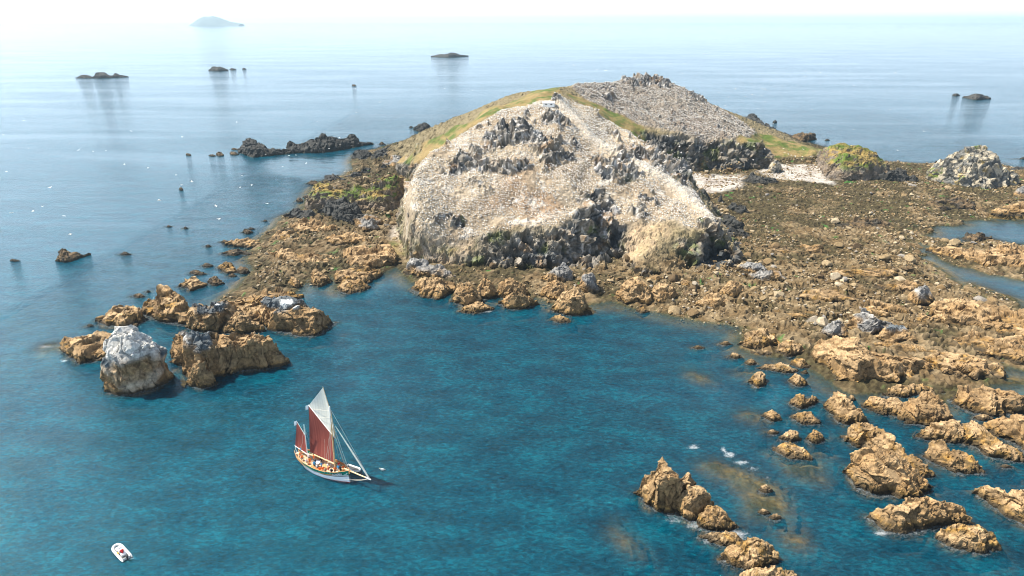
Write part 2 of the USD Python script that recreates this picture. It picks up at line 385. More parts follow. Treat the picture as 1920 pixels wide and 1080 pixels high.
rel = 1 - np.abs(fbm(P2 * np.array([1, 0.45, 1]) / 15.0, 3, 92) - 0.5) * 4
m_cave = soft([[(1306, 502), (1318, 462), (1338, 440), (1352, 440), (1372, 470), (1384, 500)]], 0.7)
Z = Z * (1 - m_cave) + np.minimum(Z, 2.2) * m_cave
Z += m_ridge * 2.2 * sstep(8, 14, Z)
Z += m_bird * (rel * 1.5 + (fbm(P2 / 5.5, 3, 93) - 0.5) * 1.2) * sstep(6, 14, Z) + m_grass * (fbm(P2 / 7.0, 3, 94) - 0.5) * 2.0 * sstep(4, 10, Z)

keep = ndimage.binary_dilation(Z > -5.5, iterations=3)
tv = np.stack([GX, GY, Z], -1).reshape(-1, 3)
tf = grid_faces(NX, NY)
tf = tf[keep.ravel()[tf].all(1)]
ids = np.unique(tf)
remap = np.full(len(tv), -1); remap[ids] = np.arange(len(ids))
tv, tf = tv[ids], remap[tf]
tv, tf = split_long(tv, tf, lambda m: np.where(m[:, 2] > 1.5, np.where(m[:, 1] < 330, 1.0, 1.6), 1.6), 4)
tn = vnormals(tv, tf)
steep = 1 - tn[:, 2]
o_m, b_m, g_m, be_m, go_m = (sample(a, tv[:, 0], tv[:, 1]) for a in (m_out, m_bird, m_grass, m_beach, gold))
o_m = np.clip(o_m * 1.5 - 1.5 * (1 - sstep(0.30, 0.62, fbm(tv / 5.0, 4, 55))) * (o_m < 0.9), 0, 1) + 0.8 * sstep(0.69, 0.75, fbm(tv / 7.0, 4, 56)) * sstep(0.3, 0.8, b_m)
o_m = np.clip(o_m, 0, 1)
rear = sstep(385, 405, tv[:, 1]) * b_m
ledge = np.maximum(sstep(35, 60, tv[:, 0]) * sstep(275, 225, tv[:, 1]), sstep(-30, -45, tv[:, 0]))
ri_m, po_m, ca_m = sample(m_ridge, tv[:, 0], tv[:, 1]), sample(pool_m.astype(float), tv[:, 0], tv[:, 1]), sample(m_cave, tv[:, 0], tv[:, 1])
o_m = np.maximum(o_m, 0.0)
so_m = sample(m_soil, tv[:, 0], tv[:, 1])
cliff = sstep(0.24, 0.44, steep) * (tv[:, 2] > 1.5) * (1 - 0.85 * sstep(0.3, 0.6, b_m)) * (1 - 0.7 * so_m)
rocky = np.clip(np.maximum(cliff, o_m), 0, 1)
f1, c1, r1 = facet(tv + 1.5 * (np.stack([fbm(tv / 6, 2, 40 + k) for k in range(3)], -1) - 0.5), (4.2, 4.2, 5.2), 3, 1.8)
f2, c2, r2 = facet(tv, (1.8, 1.8, 2.4), 17, 1.7)
f3, c3, r3 = facet(tv, 0.95, 29)
ca, sa = math.cos(math.radians(-32)), math.sin(math.radians(-32))
tq = tv @ np.array([[ca, -sa, 0], [sa, ca, 0], [0, 0, 1.0]])
f4, c4, r4 = facet(tq + 2.0 * (fbm(tv / 8, 2, 45)[:, None] - 0.5), (9.0, 2.2, 3.0), 37, 1.8)
lowflat = (1 - 0.5 * po_m) * (1 - rocky) * (1 - b_m) * (1 - g_m) * (1 - be_m) * sstep(-0.5, 0.8, tv[:, 2])
amp = rocky * (2.3 * f1 + 1.0 * f2 + 0.3 * f3) + lowflat * (0.42 * f2 + 0.30 * f3 + 0.30 * f1 + 0.9 * ledge * f4 * sstep(0.3, 1.3, tv[:, 2]) + 1.0 * (fbm(tv / 2.6, 4, 78) - 0.5)) + b_m * (1 - rocky) * (0.28 * f2 + 0.16 * f3 + rear * (0.35 * f2 + 0.4 * f1))
dirn = tn * rocky[:, None] + np.array([0, 0, 1.0]) * (1 - rocky[:, None])
tv = tv + dirn * amp[:, None]
micro = amp
tv[:, 2] += o_m * 1.2 + (1 - rocky) * (1 - po_m) * (fbm(tv / 5.0, 3, 77) - 0.5) * 0.8
# ground colours, plus painted shade in the cave
n1, n2, n3 = fbm(tv / 11, 4, 60), fbm(tv / 3.2, 4, 61), fbm(tv / 28, 3, 62)
dark_rock = mixc((0.06, 0.066, 0.07), (0.20, 0.175, 0.14), sstep(0.38, 0.66, n1 + 0.25 * (r1 - 0.5))) * (0.65 + 0.7 * r2[:, None])
dark_rock = mixc(dark_rock, (0.07, 0.095, 0.02), sstep(0.56, 0.66, fbm(tv / 6.0, 4, 68)) * sstep(30, 12, tv[:, 2]) * 0.8)
dark_rock = mixc(dark_rock, (0.22, 0.13, 0.06), sstep(0.60, 0.70, fbm(tv / 5.0, 3, 69)) * 0.6)
lime = sstep(0.52, 0.68, fbm(tv * np.array([1 / 1.4, 1 / 1.4, 1 / 6.0]), 3, 63)) * (o_m * 0.6 + b_m * 0.6 + 0.25).clip(0, 1)
dark_rock = mixc(dark_rock, (0.55, 0.53, 0.50), lime * 0.8)
ochre = mixc((0.165, 0.11, 0.05), (0.275, 0.205, 0.115), sstep(0.35, 0.65, n2))
weed = mixc((0.050, 0.038, 0.016), (0.095, 0.078, 0.034), r3)
wmask = sstep(0.42, 0.60, n1 + 0.08 - 0.17 * go_m + 0.14 * sstep(260, 350, tv[:, 1]) - 0.28 * np.clip(micro, -0.8, 0.8) * lowflat)
flatc = mixc(ochre, weed, wmask * 0.95) * (0.78 + 0.44 * r3[:, None]) * 0.62
flatc = mixc(flatc, (0.03, 0.12, 0.02), sstep(0.70, 0.74, fbm(tv / 4.0, 3, 66)) * sstep(0.2, 1.0, tv[:, 2]) * 0.8)
guano = mixc((0.24, 0.19, 0.13), (0.32, 0.265, 0.19), sstep(0.35, 0.65, n1)) * (0.85 + 0.3 * r3[:, None])
guano = mixc(guano, (0.20, 0.125, 0.07), sstep(0.54, 0.68, n3) * 0.65)
guano = mixc(guano, (0.50, 0.46, 0.40), sstep(0.60, 0.72, fbm(tv / 4.0, 4, 71)) * 0.7)
guano = mixc(guano, (0.46, 0.42, 0.36), np.clip(ri_m, 0, 1) * 0.7)
guano = mixc(guano, guano * 0 + np.array([0.135, 0.118, 0.10]), rear * 0.75)
grass = mixc((0.062, 0.092, 0.016), (0.20, 0.145, 0.06), sstep(0.36, 0.56, n1 * 0.6 + n2 * 0.4)) * (0.7 + 0.6 * fbm(tv / 0.9, 3, 72))[:, None]
shingle = mixc((0.36, 0.335, 0.30), (0.24, 0.21, 0.18), sstep(0.45, 0.7, n2)) * (0.85 + 0.3 * r3[:, None])
col = mixc(flatc, shingle, be_m)
earth = mixc((0.12, 0.10, 0.05), (0.21, 0.17, 0.10), n2)
soil = mixc((0.34, 0.255, 0.16), (0.17, 0.16, 0.06), sstep(0.45, 0.62, n2) * np.where(tv[:, 0] < 20, 1.0, 0.25))
col = mixc(col, earth, sstep(4, 9, tv[:, 2]))
col = mixc(col, soil, np.clip(so_m * 1.2, 0, 1))
col = mixc(col, guano, np.clip(b_m * 1.3, 0, 1))
col = mixc(col, grass, sstep(0.25, 0.6, g_m + 0.5 * (n2 - 0.5)) * (1 - sstep(0.5, 0.8, b_m)))
col = mixc(col, dark_rock, np.clip(np.maximum(cliff, sstep(0.35, 0.6, o_m)) * sstep(0.25, 0.5, n2 + 0.25), 0, 1) * np.where(tv[:, 2] < 3, 0.5, 0.92))
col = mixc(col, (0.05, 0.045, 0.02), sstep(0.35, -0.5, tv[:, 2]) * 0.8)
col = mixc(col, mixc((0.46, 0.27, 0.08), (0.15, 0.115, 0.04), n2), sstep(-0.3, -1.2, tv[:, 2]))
col = mixc(col, (0.045, 0.05, 0.052), sstep(0.2, 0.7, ca_m))  # cave recess painted near-black to stand for its shade
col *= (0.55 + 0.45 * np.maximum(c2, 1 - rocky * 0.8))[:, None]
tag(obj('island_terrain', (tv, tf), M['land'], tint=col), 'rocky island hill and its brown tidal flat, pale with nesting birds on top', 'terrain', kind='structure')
# ------------------------------------------------------------------ rocks: each traced as a top and a bottom edge, built as a solid at its own place
PROFILES = {'stack': [(0, 0), (0.02, .32), (.05, .55), (.11, .72), (.25, .83), (.5, .92), (.85, 1.0), (1.0, .8), (1.06, .4), (1.1, 0)],
            'dome': [(0, 0), (.05, .28), (.14, .52), (.28, .72), (.45, .86), (.65, .95), (.85, 1.0), (1.0, .82), (1.12, .45), (1.2, 0)],
            'slab': [(0, 0), (.04, .40), (.10, .62), (.25, .75), (.45, .86), (.65, .94), (.85, 1.0), (1.0, .75), (1.06, .35), (1.1, 0)]}
rock_feet = []
n_rock_tris = 0

def rock_shape(top, bot, alpha, prof, z0, seed, rough=1.0, edge=None, strata=None):
    top, bot = np.array(top, float), np.array(bot, float)
    x0, x1 = max(top[0, 0], bot[0, 0]), min(top[-1, 0], bot[-1, 0])
    ctr = W((x0 + x1) / 2, bot[:, 1].mean(), z0)
    dist = float(np.linalg.norm(ctr - np.array([0, 0, CAM_H])))
    pxm = dist / FPX
    if edge is None:
        edge = max(0.16, min(1.3 * pxm * 1.9, (x1 - x0) * pxm / 9))
    n = int(np.clip((x1 - x0) * pxm / (edge * 1.5), 7, 90))
    xs = np.linspace(x0, x1, n)
    yt, yb = np.interp(xs, top[:, 0], top[:, 1]), np.interp(xs, bot[:, 0], bot[:, 1])
    s = max(0.6, n / 60)
    yt, yb = smooth1(yt, s), smooth1(yb, s)
    yt = np.minimum(yt, yb - 0.6)
    d = yb - yt
    F = W(xs, yb, z0)
    B = W(xs, yb - (1 - alpha) * d, z0)
    depth = np.linalg.norm((B - F)[:, :2], axis=1)
    depth = np.maximum(depth, 0.35 * pxm * d * alpha * 1.3)
    u = (B - F) / np.maximum(np.linalg.norm((B - F), axis=1, keepdims=True), 1e-9)
    C = F + u * (0.85 * depth)[:, None]
    dx, dy, dz = ray(xs, yt)
    h = np.maximum(CAM_H + dz * C[:, 1] / dy - z0, 0.05)
    rows = [np.column_stack([(F - u * 1.6)[:, :2], np.full(n, z0 - 2.6)]), np.column_stack([(F - u * 0.5)[:, :2], np.full(n, z0 - 0.9)])]
    for a, b in PROFILES[prof]:
        p = F + u * (a * depth)[:, None]
        rows.append(np.column_stack([p[:, :2], z0 + b * h]))
    rows.append(np.column_stack([(F + u * (1.15 * depth + 1.2)[:, None])[:, :2], np.full(n, z0 - 2.6)]))
    g = np.stack(rows, 0).transpose(1, 0, 2)                          # columns x profile
    def end(k, sgn):
        e = g[k].copy(); e[:, 0] += sgn * 0.8 * (1 + 0.2 * h[k]); e[:, 2] = z0 - 1.2
        q = g[k].copy(); q[:, 0] += sgn * 2.2; q[:, 2] = z0 - 2.7
        return [q, e] if sgn < 0 else [e, q]
    g = np.concatenate([np.stack(end(0, -1)), g, np.stack(end(-1, 1))], 0)
    v, f = g.reshape(-1, 3), grid_faces(g.shape[0], g.shape[1])
    rock_feet.append(np.vstack([F[:, :2], (F + u * (1.05 * depth)[:, None])[::-1, :2]]))
    v, f = split_long(v, f, edge, 7)
    nm = vnormals(v, f)
    if nm[:, 2].mean() < 0:
        f = f[:, ::-1]; nm = -nm
    H, size = h.max(), (x1 - x0) * pxm
    lump = np.clip(min(size, max(depth.max(), H)) * 0.42, 0.35, 5.0)
    sc = np.array([0.8, 0.8, 1.9]) if prof == 'stack' else np.array([1, 1, 1.25])
    if strata:
        a = math.radians(strata)
        R = np.array([[math.cos(a), math.sin(a), 0], [-math.sin(a), math.cos(a), 0], [0, 0, 1]])
        q = v @ R.T
        sc = np.array([3.0, 0.8, 1.0])
    else:
        q = v
    wq = q + 0.35 * lump * (np.stack([fbm(v / lump, 2, seed + k) for k in range(3)], -1) - 0.5) * 2
    # break the surface into flat fracture faces along a few joint directions
    rg = np.random.default_rng(seed)
    J = rg.normal(size=(7, 3)) * np.array([1, 1, 0.7]); J /= np.linalg.norm(J, axis=1, keepdims=True)
    J = np.vstack([J, -J, [[0, 0.1, 1.0]]])
    area = max((x1 - x0) * pxm, 0.5) * (depth.mean() + h.mean())

    def chisel(v, nm, count, r0, r1, d0, d1, cap, loose):
        for _ in range(count):
            i = rg.integers(0, len(v))
            if v[i, 2] < z0 - 0.5:
                continue
            k = np.argmax(J @ nm[i])
            dd = J[k] + nm[i] * 0.15 + rg.normal(0, loose, 3) if J[k] @ nm[i] > 0.6 else nm[i] + rg.normal(0, 2 * loose, 3)
            dd = dd / np.linalg.norm(dd)
            Rr = lump * rg.uniform(r0, r1)
            rel = v - v[i]
            wgt = sstep(Rr, 0.75 * Rr, np.linalg.norm(rel, axis=1))
            v = v - (np.clip(rel @ dd + lump * rg.uniform(d0, d1), 0, cap * lump) * wgt)[:, None] * dd
        return v
    v = chisel(v, nm, int(np.clip(1.5 * area / lump ** 2, 8, 90) * min(1.5, rough)), 0.6, 1.6, -0.02, 0.07, 0.30 if prof == 'stack' else 0.22, 0.08)
    q = v @ R.T if strata else v
    wq = q + 0.35 * lump * (np.stack([fbm(v / lump, 2, seed + k) for k in range(3)], -1) - 0.5) * 2
    a1, k1, r1 = facet(wq, lump * sc, seed, 1.7)
    a2, k2, r2 = facet(wq + 0.2, lump * 0.40 * sc, seed + 31, 1.7)
    a3, k3, r3 = facet(v, max(lump * 0.17, edge * 1.6), seed + 57)
    above = sstep(-2.2, 0.3, v[:, 2] - z0)
    r = rough * above
    v = v + nm * ((lump * ((0.11 if prof == 'stack' else 0.13) * a1 + 0.12 * a2 + 0.05 * a3) - 0.025 * lump * (1 - k1) - 0.015 * lump * (1 - k2)) * r)[:, None]
    v[:, 2] += (fbm(v / (lump * 1.6), 3, seed + 5) - 0.5) * 0.5 * lump * r * sstep(0.1, 0.6, (v[:, 2] - z0) / H)
    v = chisel(v, vnormals(v, f), int(np.clip(5 * area / lump ** 2, 15, 260)), 0.22, 0.65, -0.01, 0.035, 0.12, 0.06)
    return v, f, H, lump, (r1, r2, r3, k1, k2), z0

def rock_tint(v, f, H, lump, rnd, z0, style, seed):
    r1, r2, r3, k1, k2 = rnd
    nm = vnormals(v, f)
    z = v[:, 2] - z0
    n1, n2, n3 = fbm(v / 2.6, 4, seed + 8), fbm(v / 0.8, 3, seed + 9), fbm(v / 7.0, 3, seed + 10)
    tan = mixc((0.285, 0.172, 0.072), (0.205, 0.145, 0.08), n1)
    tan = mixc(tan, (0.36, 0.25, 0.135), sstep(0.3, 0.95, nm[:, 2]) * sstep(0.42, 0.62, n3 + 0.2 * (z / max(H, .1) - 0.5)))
    grey = mixc((0.13, 0.135, 0.14), (0.25, 0.235, 0.21), n1)
    wetz = z + 1.2 * (n1 - 0.5) + 0.5 * (n2 - 0.5)
    weed = mixc((0.27, 0.155, 0.04), (0.065, 0.045, 0.018), sstep(0.40, 0.58, n2))
    tan = mixc(tan, tan * 0.45, sstep(0.58, 0.70, fbm(v / 1.7, 4, seed + 11)) * 0.6)
    if style == 'tan':
        c = tan
        c = mixc(c, weed, sstep(2.2, 0.5, wetz) * 0.75)
    elif style == 'weed':
        c = mixc(tan, weed, np.clip(sstep(0.62, 0.40, n1 + 0.10 * z / max(H, 0.3)) * 0.9, 0, 1))
    elif style == 'grey':
        c = mixc(tan, grey, sstep(0.42, 0.58, n3 + 0.25 * (z / H - 0.35)))
        c = mixc(c, (0.50, 0.49, 0.46), sstep(0.60, 0.74, n1) * sstep(0.5, 0.9, z / H) * 0.6)
        c = mixc(c, weed, sstep(2.0, 0.4, wetz) * 0.7)
    elif style == 'guano':
        c = mixc(mixc(tan, (0.40, 0.335, 0.25), sstep(0.4, 0.6, n3)), (0.43, 0.42, 0.39) * (0.75 + 0.5 * n2)[:, None], sstep(0.46, 0.66, z / H + 0.30 * (n3 - 0.5) + 0.10 * (r1 - 0.5)))
        c = mixc(c, (0.055, 0.075, 0.09), sstep(0.40, 0.46, z / H) * sstep(0.62, 0.50, z / H + 0.2 * (n3 - 0.5)) * sstep(0.48, 0.58, n3))
        c = mixc(c, weed, sstep(2.0, 0.4, wetz) * 0.7)
    elif style == 'bluetop':
        c = mixc(tan, (0.06, 0.085, 0.105), sstep(0.70, 0.84, z / H + 0.55 * (n3 - 0.5)) * 0.9)
        c = mixc(c, (0.50, 0.51, 0.50), sstep(0.56, 0.68, n1) * sstep(0.72, 0.9, z / H))
        c = mixc(c, weed, sstep(2.0, 0.4, wetz) * 0.7)
    elif style == 'dark':
        c = mixc((0.022, 0.028, 0.030), (0.065, 0.060, 0.052), n1)
    elif style == 'darkweed':
        c = mixc((0.04, 0.036, 0.028), (0.14, 0.095, 0.05), sstep(0.35, 0.65, n1))
    elif style == 'grass':
        c = mixc(grey * 0.8, tan * 0.7, n1)
        c = mixc(c, mixc((0.075, 0.11, 0.018), (0.25, 0.18, 0.06), sstep(0.38, 0.60, n3)), sstep(0.40, 0.58, nm[:, 2] + 0.5 * (n1 - 0.5)) * sstep(0.25, 0.5, z / H))
    elif style == 'castle':
        c = mixc(mixc((0.13, 0.13, 0.12), (0.32, 0.28, 0.21), sstep(0.35, 0.65, r2)), (0.42, 0.29, 0.08), sstep(0.62, 0.74, n1) * 0.7)
        c = mixc(c, (0.09, 0.12, 0.02), sstep(0.62, 0.70, n3) * sstep(0.3, 0.7, nm[:, 2]))
    c = c * (0.74 + 0.34 * r2[:, None] + 0.18 * r3[:, None]) * (0.9 + 0.2 * r1[:, None])
    if style not in ('grass', 'castle') or z0 < 1:
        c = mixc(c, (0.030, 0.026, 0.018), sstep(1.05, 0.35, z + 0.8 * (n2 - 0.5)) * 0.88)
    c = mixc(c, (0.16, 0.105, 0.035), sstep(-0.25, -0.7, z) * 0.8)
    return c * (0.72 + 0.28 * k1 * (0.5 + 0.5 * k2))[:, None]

def rock(label, top, bot, alpha=0.5, prof='dome', style='tan', z0=0.0, name='sea_rock', cat='rock', rough=1.0, strata=None, group=None):
    global n_rock_tris
    seed = 100 + 7 * len(rock_feet)
    v, f, H, lump, rnd, z0 = rock_shape(top, bot, alpha, prof, z0, seed, rough, strata=strata)
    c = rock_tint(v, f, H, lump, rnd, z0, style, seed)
    n_rock_tris += len(f)
    return tag(obj(name, (v, f), M['rock'], tint=c), label, cat, group)

def blob(label, x0, x1, y0, y1, **kw):
    """A small low rock inside a pixel box."""
    r = np.random.default_rng(int(x0 * 31 + y0))
    xs = np.linspace(x0, x1, 6)
    t = np.array([.55, .15, 0, .1, .3, .7]) + r.uniform(-.12, .12, 6)
    b = np.array([.65, .9, 1, .95, .9, .75]) + r.uniform(-.05, .05, 6)
    kw.setdefault('alpha', 0.5); kw.setdefault('style', 'weed')
    return rock(label, list(zip(xs, y0 + (y1 - y0) * t)), list(zip(xs, y0 + (y1 - y0) * b)), **kw)

# left cluster, from the sea inwards
rock('tall sea stack with a white guano-covered top and brown base', [(205, 690), (208, 655), (225, 632), (245, 613), (262, 606), (277, 613), (288, 626), (300, 640), (322, 650), (330, 680)], [(205, 735), (230, 743), (265, 742), (300, 728), (322, 712), (330, 690)], .78, 'stack', 'guano', rough=0.75)
rock('broad brown sea stack with dark blue-grey cap beside the white-topped stack', [(330, 640), (350, 622), (385, 615), (430, 618), (455, 613), (490, 625), (520, 640), (536, 662)], [(330, 665), (345, 695), (360, 712), (385, 718), (410, 705), (450, 698), (500, 692), (536, 684)], .76, 'stack', 'bluetop', rough=1.1)
rock('pointed brown buttress standing in front of the broad blue-capped stack', [(353, 715), (365, 692), (380, 676), (394, 690), (410, 716)], [(353, 722), (375, 731), (400, 725), (410, 719)], .82, 'stack', 'tan')
rock('low orange-brown rock left of the white-topped stack', [(128, 650), (150, 632), (180, 622), (210, 623), (232, 632)], [(128, 668), (150, 682), (190, 676), (210, 668), (232, 660)], .5, 'dome', 'tan')
rock('dark weedy lump at the far left end of the left rock cluster', [(113, 650), (122, 634), (140, 630), (155, 640)], [(113, 656), (130, 668), (155, 664)], .45, 'dome', 'weed')
rock('brown weedy rock behind the orange rock with a low tail to its left', [(182, 598), (200, 583), (225, 570), (250, 568), (275, 592)], [(182, 602), (195, 612), (225, 617), (255, 612), (275, 603)], .5, 'dome', 'weed')
rock('wide rough brown rock at the back of the left cluster', [(255, 577), (280, 556), (310, 541), (330, 545), (352, 560), (357, 580)], [(255, 583), (280, 596), (310, 606), (345, 612), (357, 605)], .5, 'dome', 'weed')
rock('grey-topped square brown rock in the middle of the left cluster', [(352, 602), (362, 575), (388, 558), (420, 555), (440, 568), (452, 585)], [(352, 618), (385, 624), (420, 622), (452, 612)], .72, 'stack', 'bluetop')
rock('narrow leaning brown rock right of the grey-topped square rock', [(418, 618), (438, 592), (462, 581), (478, 600), (494, 612)], [(418, 623), (450, 628), (494, 622)], .72, 'dome', 'tan')
rock('large striped tan rock with dark top at the right end of the left cluster', [(490, 580), (500, 556), (530, 552), (570, 563), (600, 578), (625, 590), (634, 600)], [(490, 612), (520, 622), (560, 630), (590, 632), (615, 620), (634, 605)], .62, 'dome', 'bluetop', strata=25)
rock('golden weed-covered ledge behind the large striped tan rock', [(402, 596), (430, 566), (465, 548), (500, 541), (545, 550), (565, 556)], [(402, 602), (450, 612), (490, 608), (530, 570), (565, 559)], .35, 'slab', 'weed')
rock('round weedy rock in the calm water left of the left platform', [(337, 535), (350, 523), (368, 519), (385, 530)], [(337, 538), (360, 546), (385, 538)], .5, 'dome', 'weed')
rock('lone brown islet out in the open water at far left', [(104, 486), (112, 471), (123, 466), (135, 474), (150, 475), (169, 477)], [(104, 490), (125, 493), (150, 485), (169, 479)], .62, 'dome', 'darkweed')
for lab, a, b, c, d in [('tiny dark rock awash at the far left edge of the sea', 18, 38, 485, 491), ('thin dark rocks awash right of the lone islet', 225, 246, 472, 479), ('dark weedy rock between the round weedy rock and the platform', 390, 420, 518, 536),
                        ('flat grey wave-washed rock at the tip of the left cluster', 250, 272, 549, 559), ('pebble-like dark rock beside the wide rough rock', 275, 282, 543, 549), ('small dark rock awash in front of the brown weedy rock', 163, 176, 607, 613),
                        ('low dark rock spread left of the platform, above the round weedy rock', 356, 388, 506, 516), ('small black rock farther out than the low dark rock', 380, 399, 492, 502), ('small square weedy rock touching the left platform', 444, 470, 499, 515),
                        ('brown lump lying beside the square weedy rock', 428, 445, 512, 520), ('tiny brown rock in open water left of the platform', 386, 396, 458, 464), ('small brown rock farthest out from the platform shore', 414, 430, 449, 456),
                        ('pair-like dark rock on the sea left of the upper platform shore', 455, 474, 429, 439), ('slim dark rock just above the pair-like dark rock', 465, 478, 426, 431), ('lone black dot rock left of the upper shore', 494, 501, 411, 416),
                        ('rounded dark rock just off the grassy rock block', 556, 569, 369, 380), ('second smaller dark rock just off the grassy rock block', 569, 579, 366, 373), ('low black rock at the left foot of the grassy rock block', 575, 601, 337, 347),
                        ('isolated dark swimmer-sized rock in the left sea', 336, 344, 351, 358), ('thin dark rock awash in the left sea', 313, 322, 422, 426), ('upright dark rock awash in the left sea', 345, 352, 424, 430),
                        ('dark spray-ringed rock left of the long reef', 349, 359, 287, 293), ('low dark rock between the spray-ringed rock and the long reef', 392, 405, 289, 294), ('rounded dark rock beside the end of the long reef', 405, 420, 285, 294),
                        ('twin-humped dark rock touching the left end of the long reef', 427, 450, 283, 292), ('flat dark rock above the twin-humped rock', 434, 448, 277, 282), ('small dark rock between the reef and the island shore', 711, 723, 266, 272),
                        ('tiny dark rock at the right tip of the long reef', 694, 701, 267, 271), ('tiny dark rock beside the cone-shaped rock', 767, 775, 236, 240), ('tiny far dark rock in the sea above the hut', 660, 668, 158, 162)]:
    blob(lab, a, b, c, d, style='darkweed', alpha=.55)
rock('weed-dark rock group nearest the platform edge', [(424, 457), (440, 449), (455, 446), (470, 445), (487, 458)], [(424, 460), (450, 465), (475, 464), (487, 461)], .5, 'dome', 'weed')
rock('low black ledge below the weed-dark rock group', [(416, 474), (430, 467), (445, 466), (462, 470)], [(416, 476), (440, 480), (462, 474)], .45, 'slab', 'darkweed')
rock('small black rock right of the low black ledge', [(454, 475), (465, 471), (472, 475)], [(454, 477), (465, 479), (472, 478)], .45, 'dome', 'darkweed')
rock('knobbly weedy rock off the platform, left of the square weedy rock', [(408, 500), (418, 491), (436, 493), (446, 508)], [(408, 503), (425, 513), (446, 511)], .5, 'dome', 'weed')
# left platform
rock('big squared ochre block at the right end of the left platform', [(637, 478), (650, 464), (700, 459), (733, 455), (741, 470)], [(637, 492), (660, 502), (700, 506), (741, 500)], .45, 'slab', 'tan')
rock('dark weedy lobe in front of the squared ochre block', [(629, 515), (640, 507), (680, 498), (713, 506)], [(629, 530), (650, 540), (690, 530), (713, 518)], .45, 'dome', 'weed')
rock('triangular weedy rock in the water below the squared ochre block', [(633, 537), (650, 525), (675, 523), (695, 536)], [(633, 545), (648, 552), (680, 547), (695, 540)], .45, 'dome', 'weed')
rock('rounded weedy rock in the bay, second from the squared ochre block', [(576, 520), (590, 505), (605, 510), (617, 523)], [(576, 527), (598, 540), (617, 530)], .5, 'dome', 'weed')
rock('small weedy rock in the bay, third from the squared ochre block', [(541, 527), (550, 515), (560, 525), (566, 535)], [(541, 534), (555, 543), (566, 538)], .55, 'dome', 'weed')
rock('jagged blue-grey rocks below the grassy rock block', [(600, 395), (625, 375), (650, 371), (675, 385), (705, 405)], [(600, 402), (640, 417), (680, 420), (705, 415)], .55, 'dome', 'dark', z0=2.0, name='rock_outcrop')
rock('ochre shelf rising in the middle of the left platform', [(505, 475), (530, 466), (560, 470), (600, 476), (640, 480)], [(505, 490), (550, 500), (600, 503), (640, 497)], .35, 'slab', 'tan', name='rock_ledge')
rock('grassy-topped rock block with a dark right face left of the big dome', [(573, 388), (588, 352), (603, 340), (630, 350), (660, 347), (690, 340), (720, 330), (748, 325), (757, 332)], [(573, 392), (600, 394), (640, 398), (700, 400), (740, 398), (757, 390)], .66, 'dome', 'grass', z0=1.5, name='rock_outcrop')
rock('dark sloping slab on the seaward side of the grassy rock block', [(575, 376), (592, 350), (606, 341), (622, 352)], [(575, 384), (600, 388), (622, 380)], .7, 'stack', 'dark', z0=0.5, name='rock_outcrop')
rock('dark headland rock at the waterline behind the grassy rock block', [(604, 338), (615, 327), (628, 326), (642, 334)], [(604, 340), (620, 343), (642, 339)], .6, 'dome', 'dark')
rock('long shore rock behind the grassy rock block', [(640, 338), (660, 326), (690, 312), (725, 309)], [(640, 346), (680, 342), (725, 330)], .5, 'dome', 'dark', name='shore_rock')
rock('blocky dark shore rock left of the green slope', [(660, 296), (668, 283), (685, 276), (700, 284)], [(660, 299), (678, 303), (700, 299)], .65, 'dome', 'dark', name='shore_rock')
rock('high dark shore rock at the foot of the green slope', [(698, 290), (715, 277), (742, 268), (770, 263)], [(698, 303), (735, 305), (770, 288)], .55, 'dome', 'dark', name='shore_rock')
rock('brown boulder pile under the end of the green slope', [(718, 305), (735, 291), (760, 288), (775, 300)], [(718, 312), (745, 318), (775, 312)], .6, 'dome', 'grey', z0=2.0, name='shore_rock')
# far rocks
rock('long low black reef with a humped middle beyond the left platform', [(449, 280), (452, 268), (462, 260), (482, 259), (492, 270), (515, 278), (535, 273), (545, 262), (560, 270), (585, 262), (600, 249), (610, 246), (622, 255), (645, 252), (665, 248), (672, 262), (697, 269)],
     [(449, 287), (470, 296), (520, 291), (560, 287), (600, 287), (640, 282), (670, 275), (697, 271)], .68, 'dome', 'dark')
rock('dark cone-shaped rock left of the green slope skyline', [(775, 241), (785, 232), (796, 227), (803, 231), (811, 241)], [(775, 243), (790, 248), (811, 244)], .7, 'dome', 'dark')
rock('far dark islet with twin peaks at upper left', [(142, 145), (152, 141), (160, 138), (175, 144), (182, 135), (197, 134), (206, 140), (213, 142), (215, 133), (222, 139), (241, 143)], [(142, 146.5), (180, 147), (215, 146), (241, 144.5)], .85, 'dome', 'dark', rough=.5)
rock('far dark humped islet at upper left, right of the twin-peaked one', [(391, 131), (400, 124), (415, 124), (428, 131)], [(391, 132.5), (410, 134), (428, 132.5)], .85, 'dome', 'dark', rough=.5)
rock('far flat-topped islet near the horizon left of centre', [(808, 105), (825, 101), (835, 102), (845, 98), (855, 99), (862, 102), (878, 104)], [(808, 106.5), (840, 108), (878, 106)], .85, 'dome', 'dark', rough=.5)
rock('far dark islet in the right-hand sea', [(1805, 181), (1820, 176), (1838, 174), (1857, 183)], [(1805, 183), (1830, 188), (1857, 186)], .8, 'dome', 'dark', rough=.6)
for lab, a, b, c, d in [('tiny dark rock right of the far humped islet', 430, 443, 127, 132), ('tiniest rock trailing the far humped islet', 454, 462, 127, 131), ('small dark rock left of the far right-hand islet', 1785, 1800, 174, 181), ('dark speck rock off the right end of the bird hill', 1449, 1457, 225, 231),
                        ('dark speck rock behind the grassy knoll', 1547, 1556, 260, 264), ('dark rock at the right edge behind the crag', 1912, 1925, 294, 299)]:
    blob(lab, a, b, c, d, style='dark', alpha=.7, rough=.5)
rock('dark pointed shore rock at the right end of the bird hill', [(1395, 224), (1402, 213), (1415, 213), (1432, 232)], [(1395, 228), (1412, 232), (1432, 238)], .75, 'dome', 'dark', name='shore_rock')
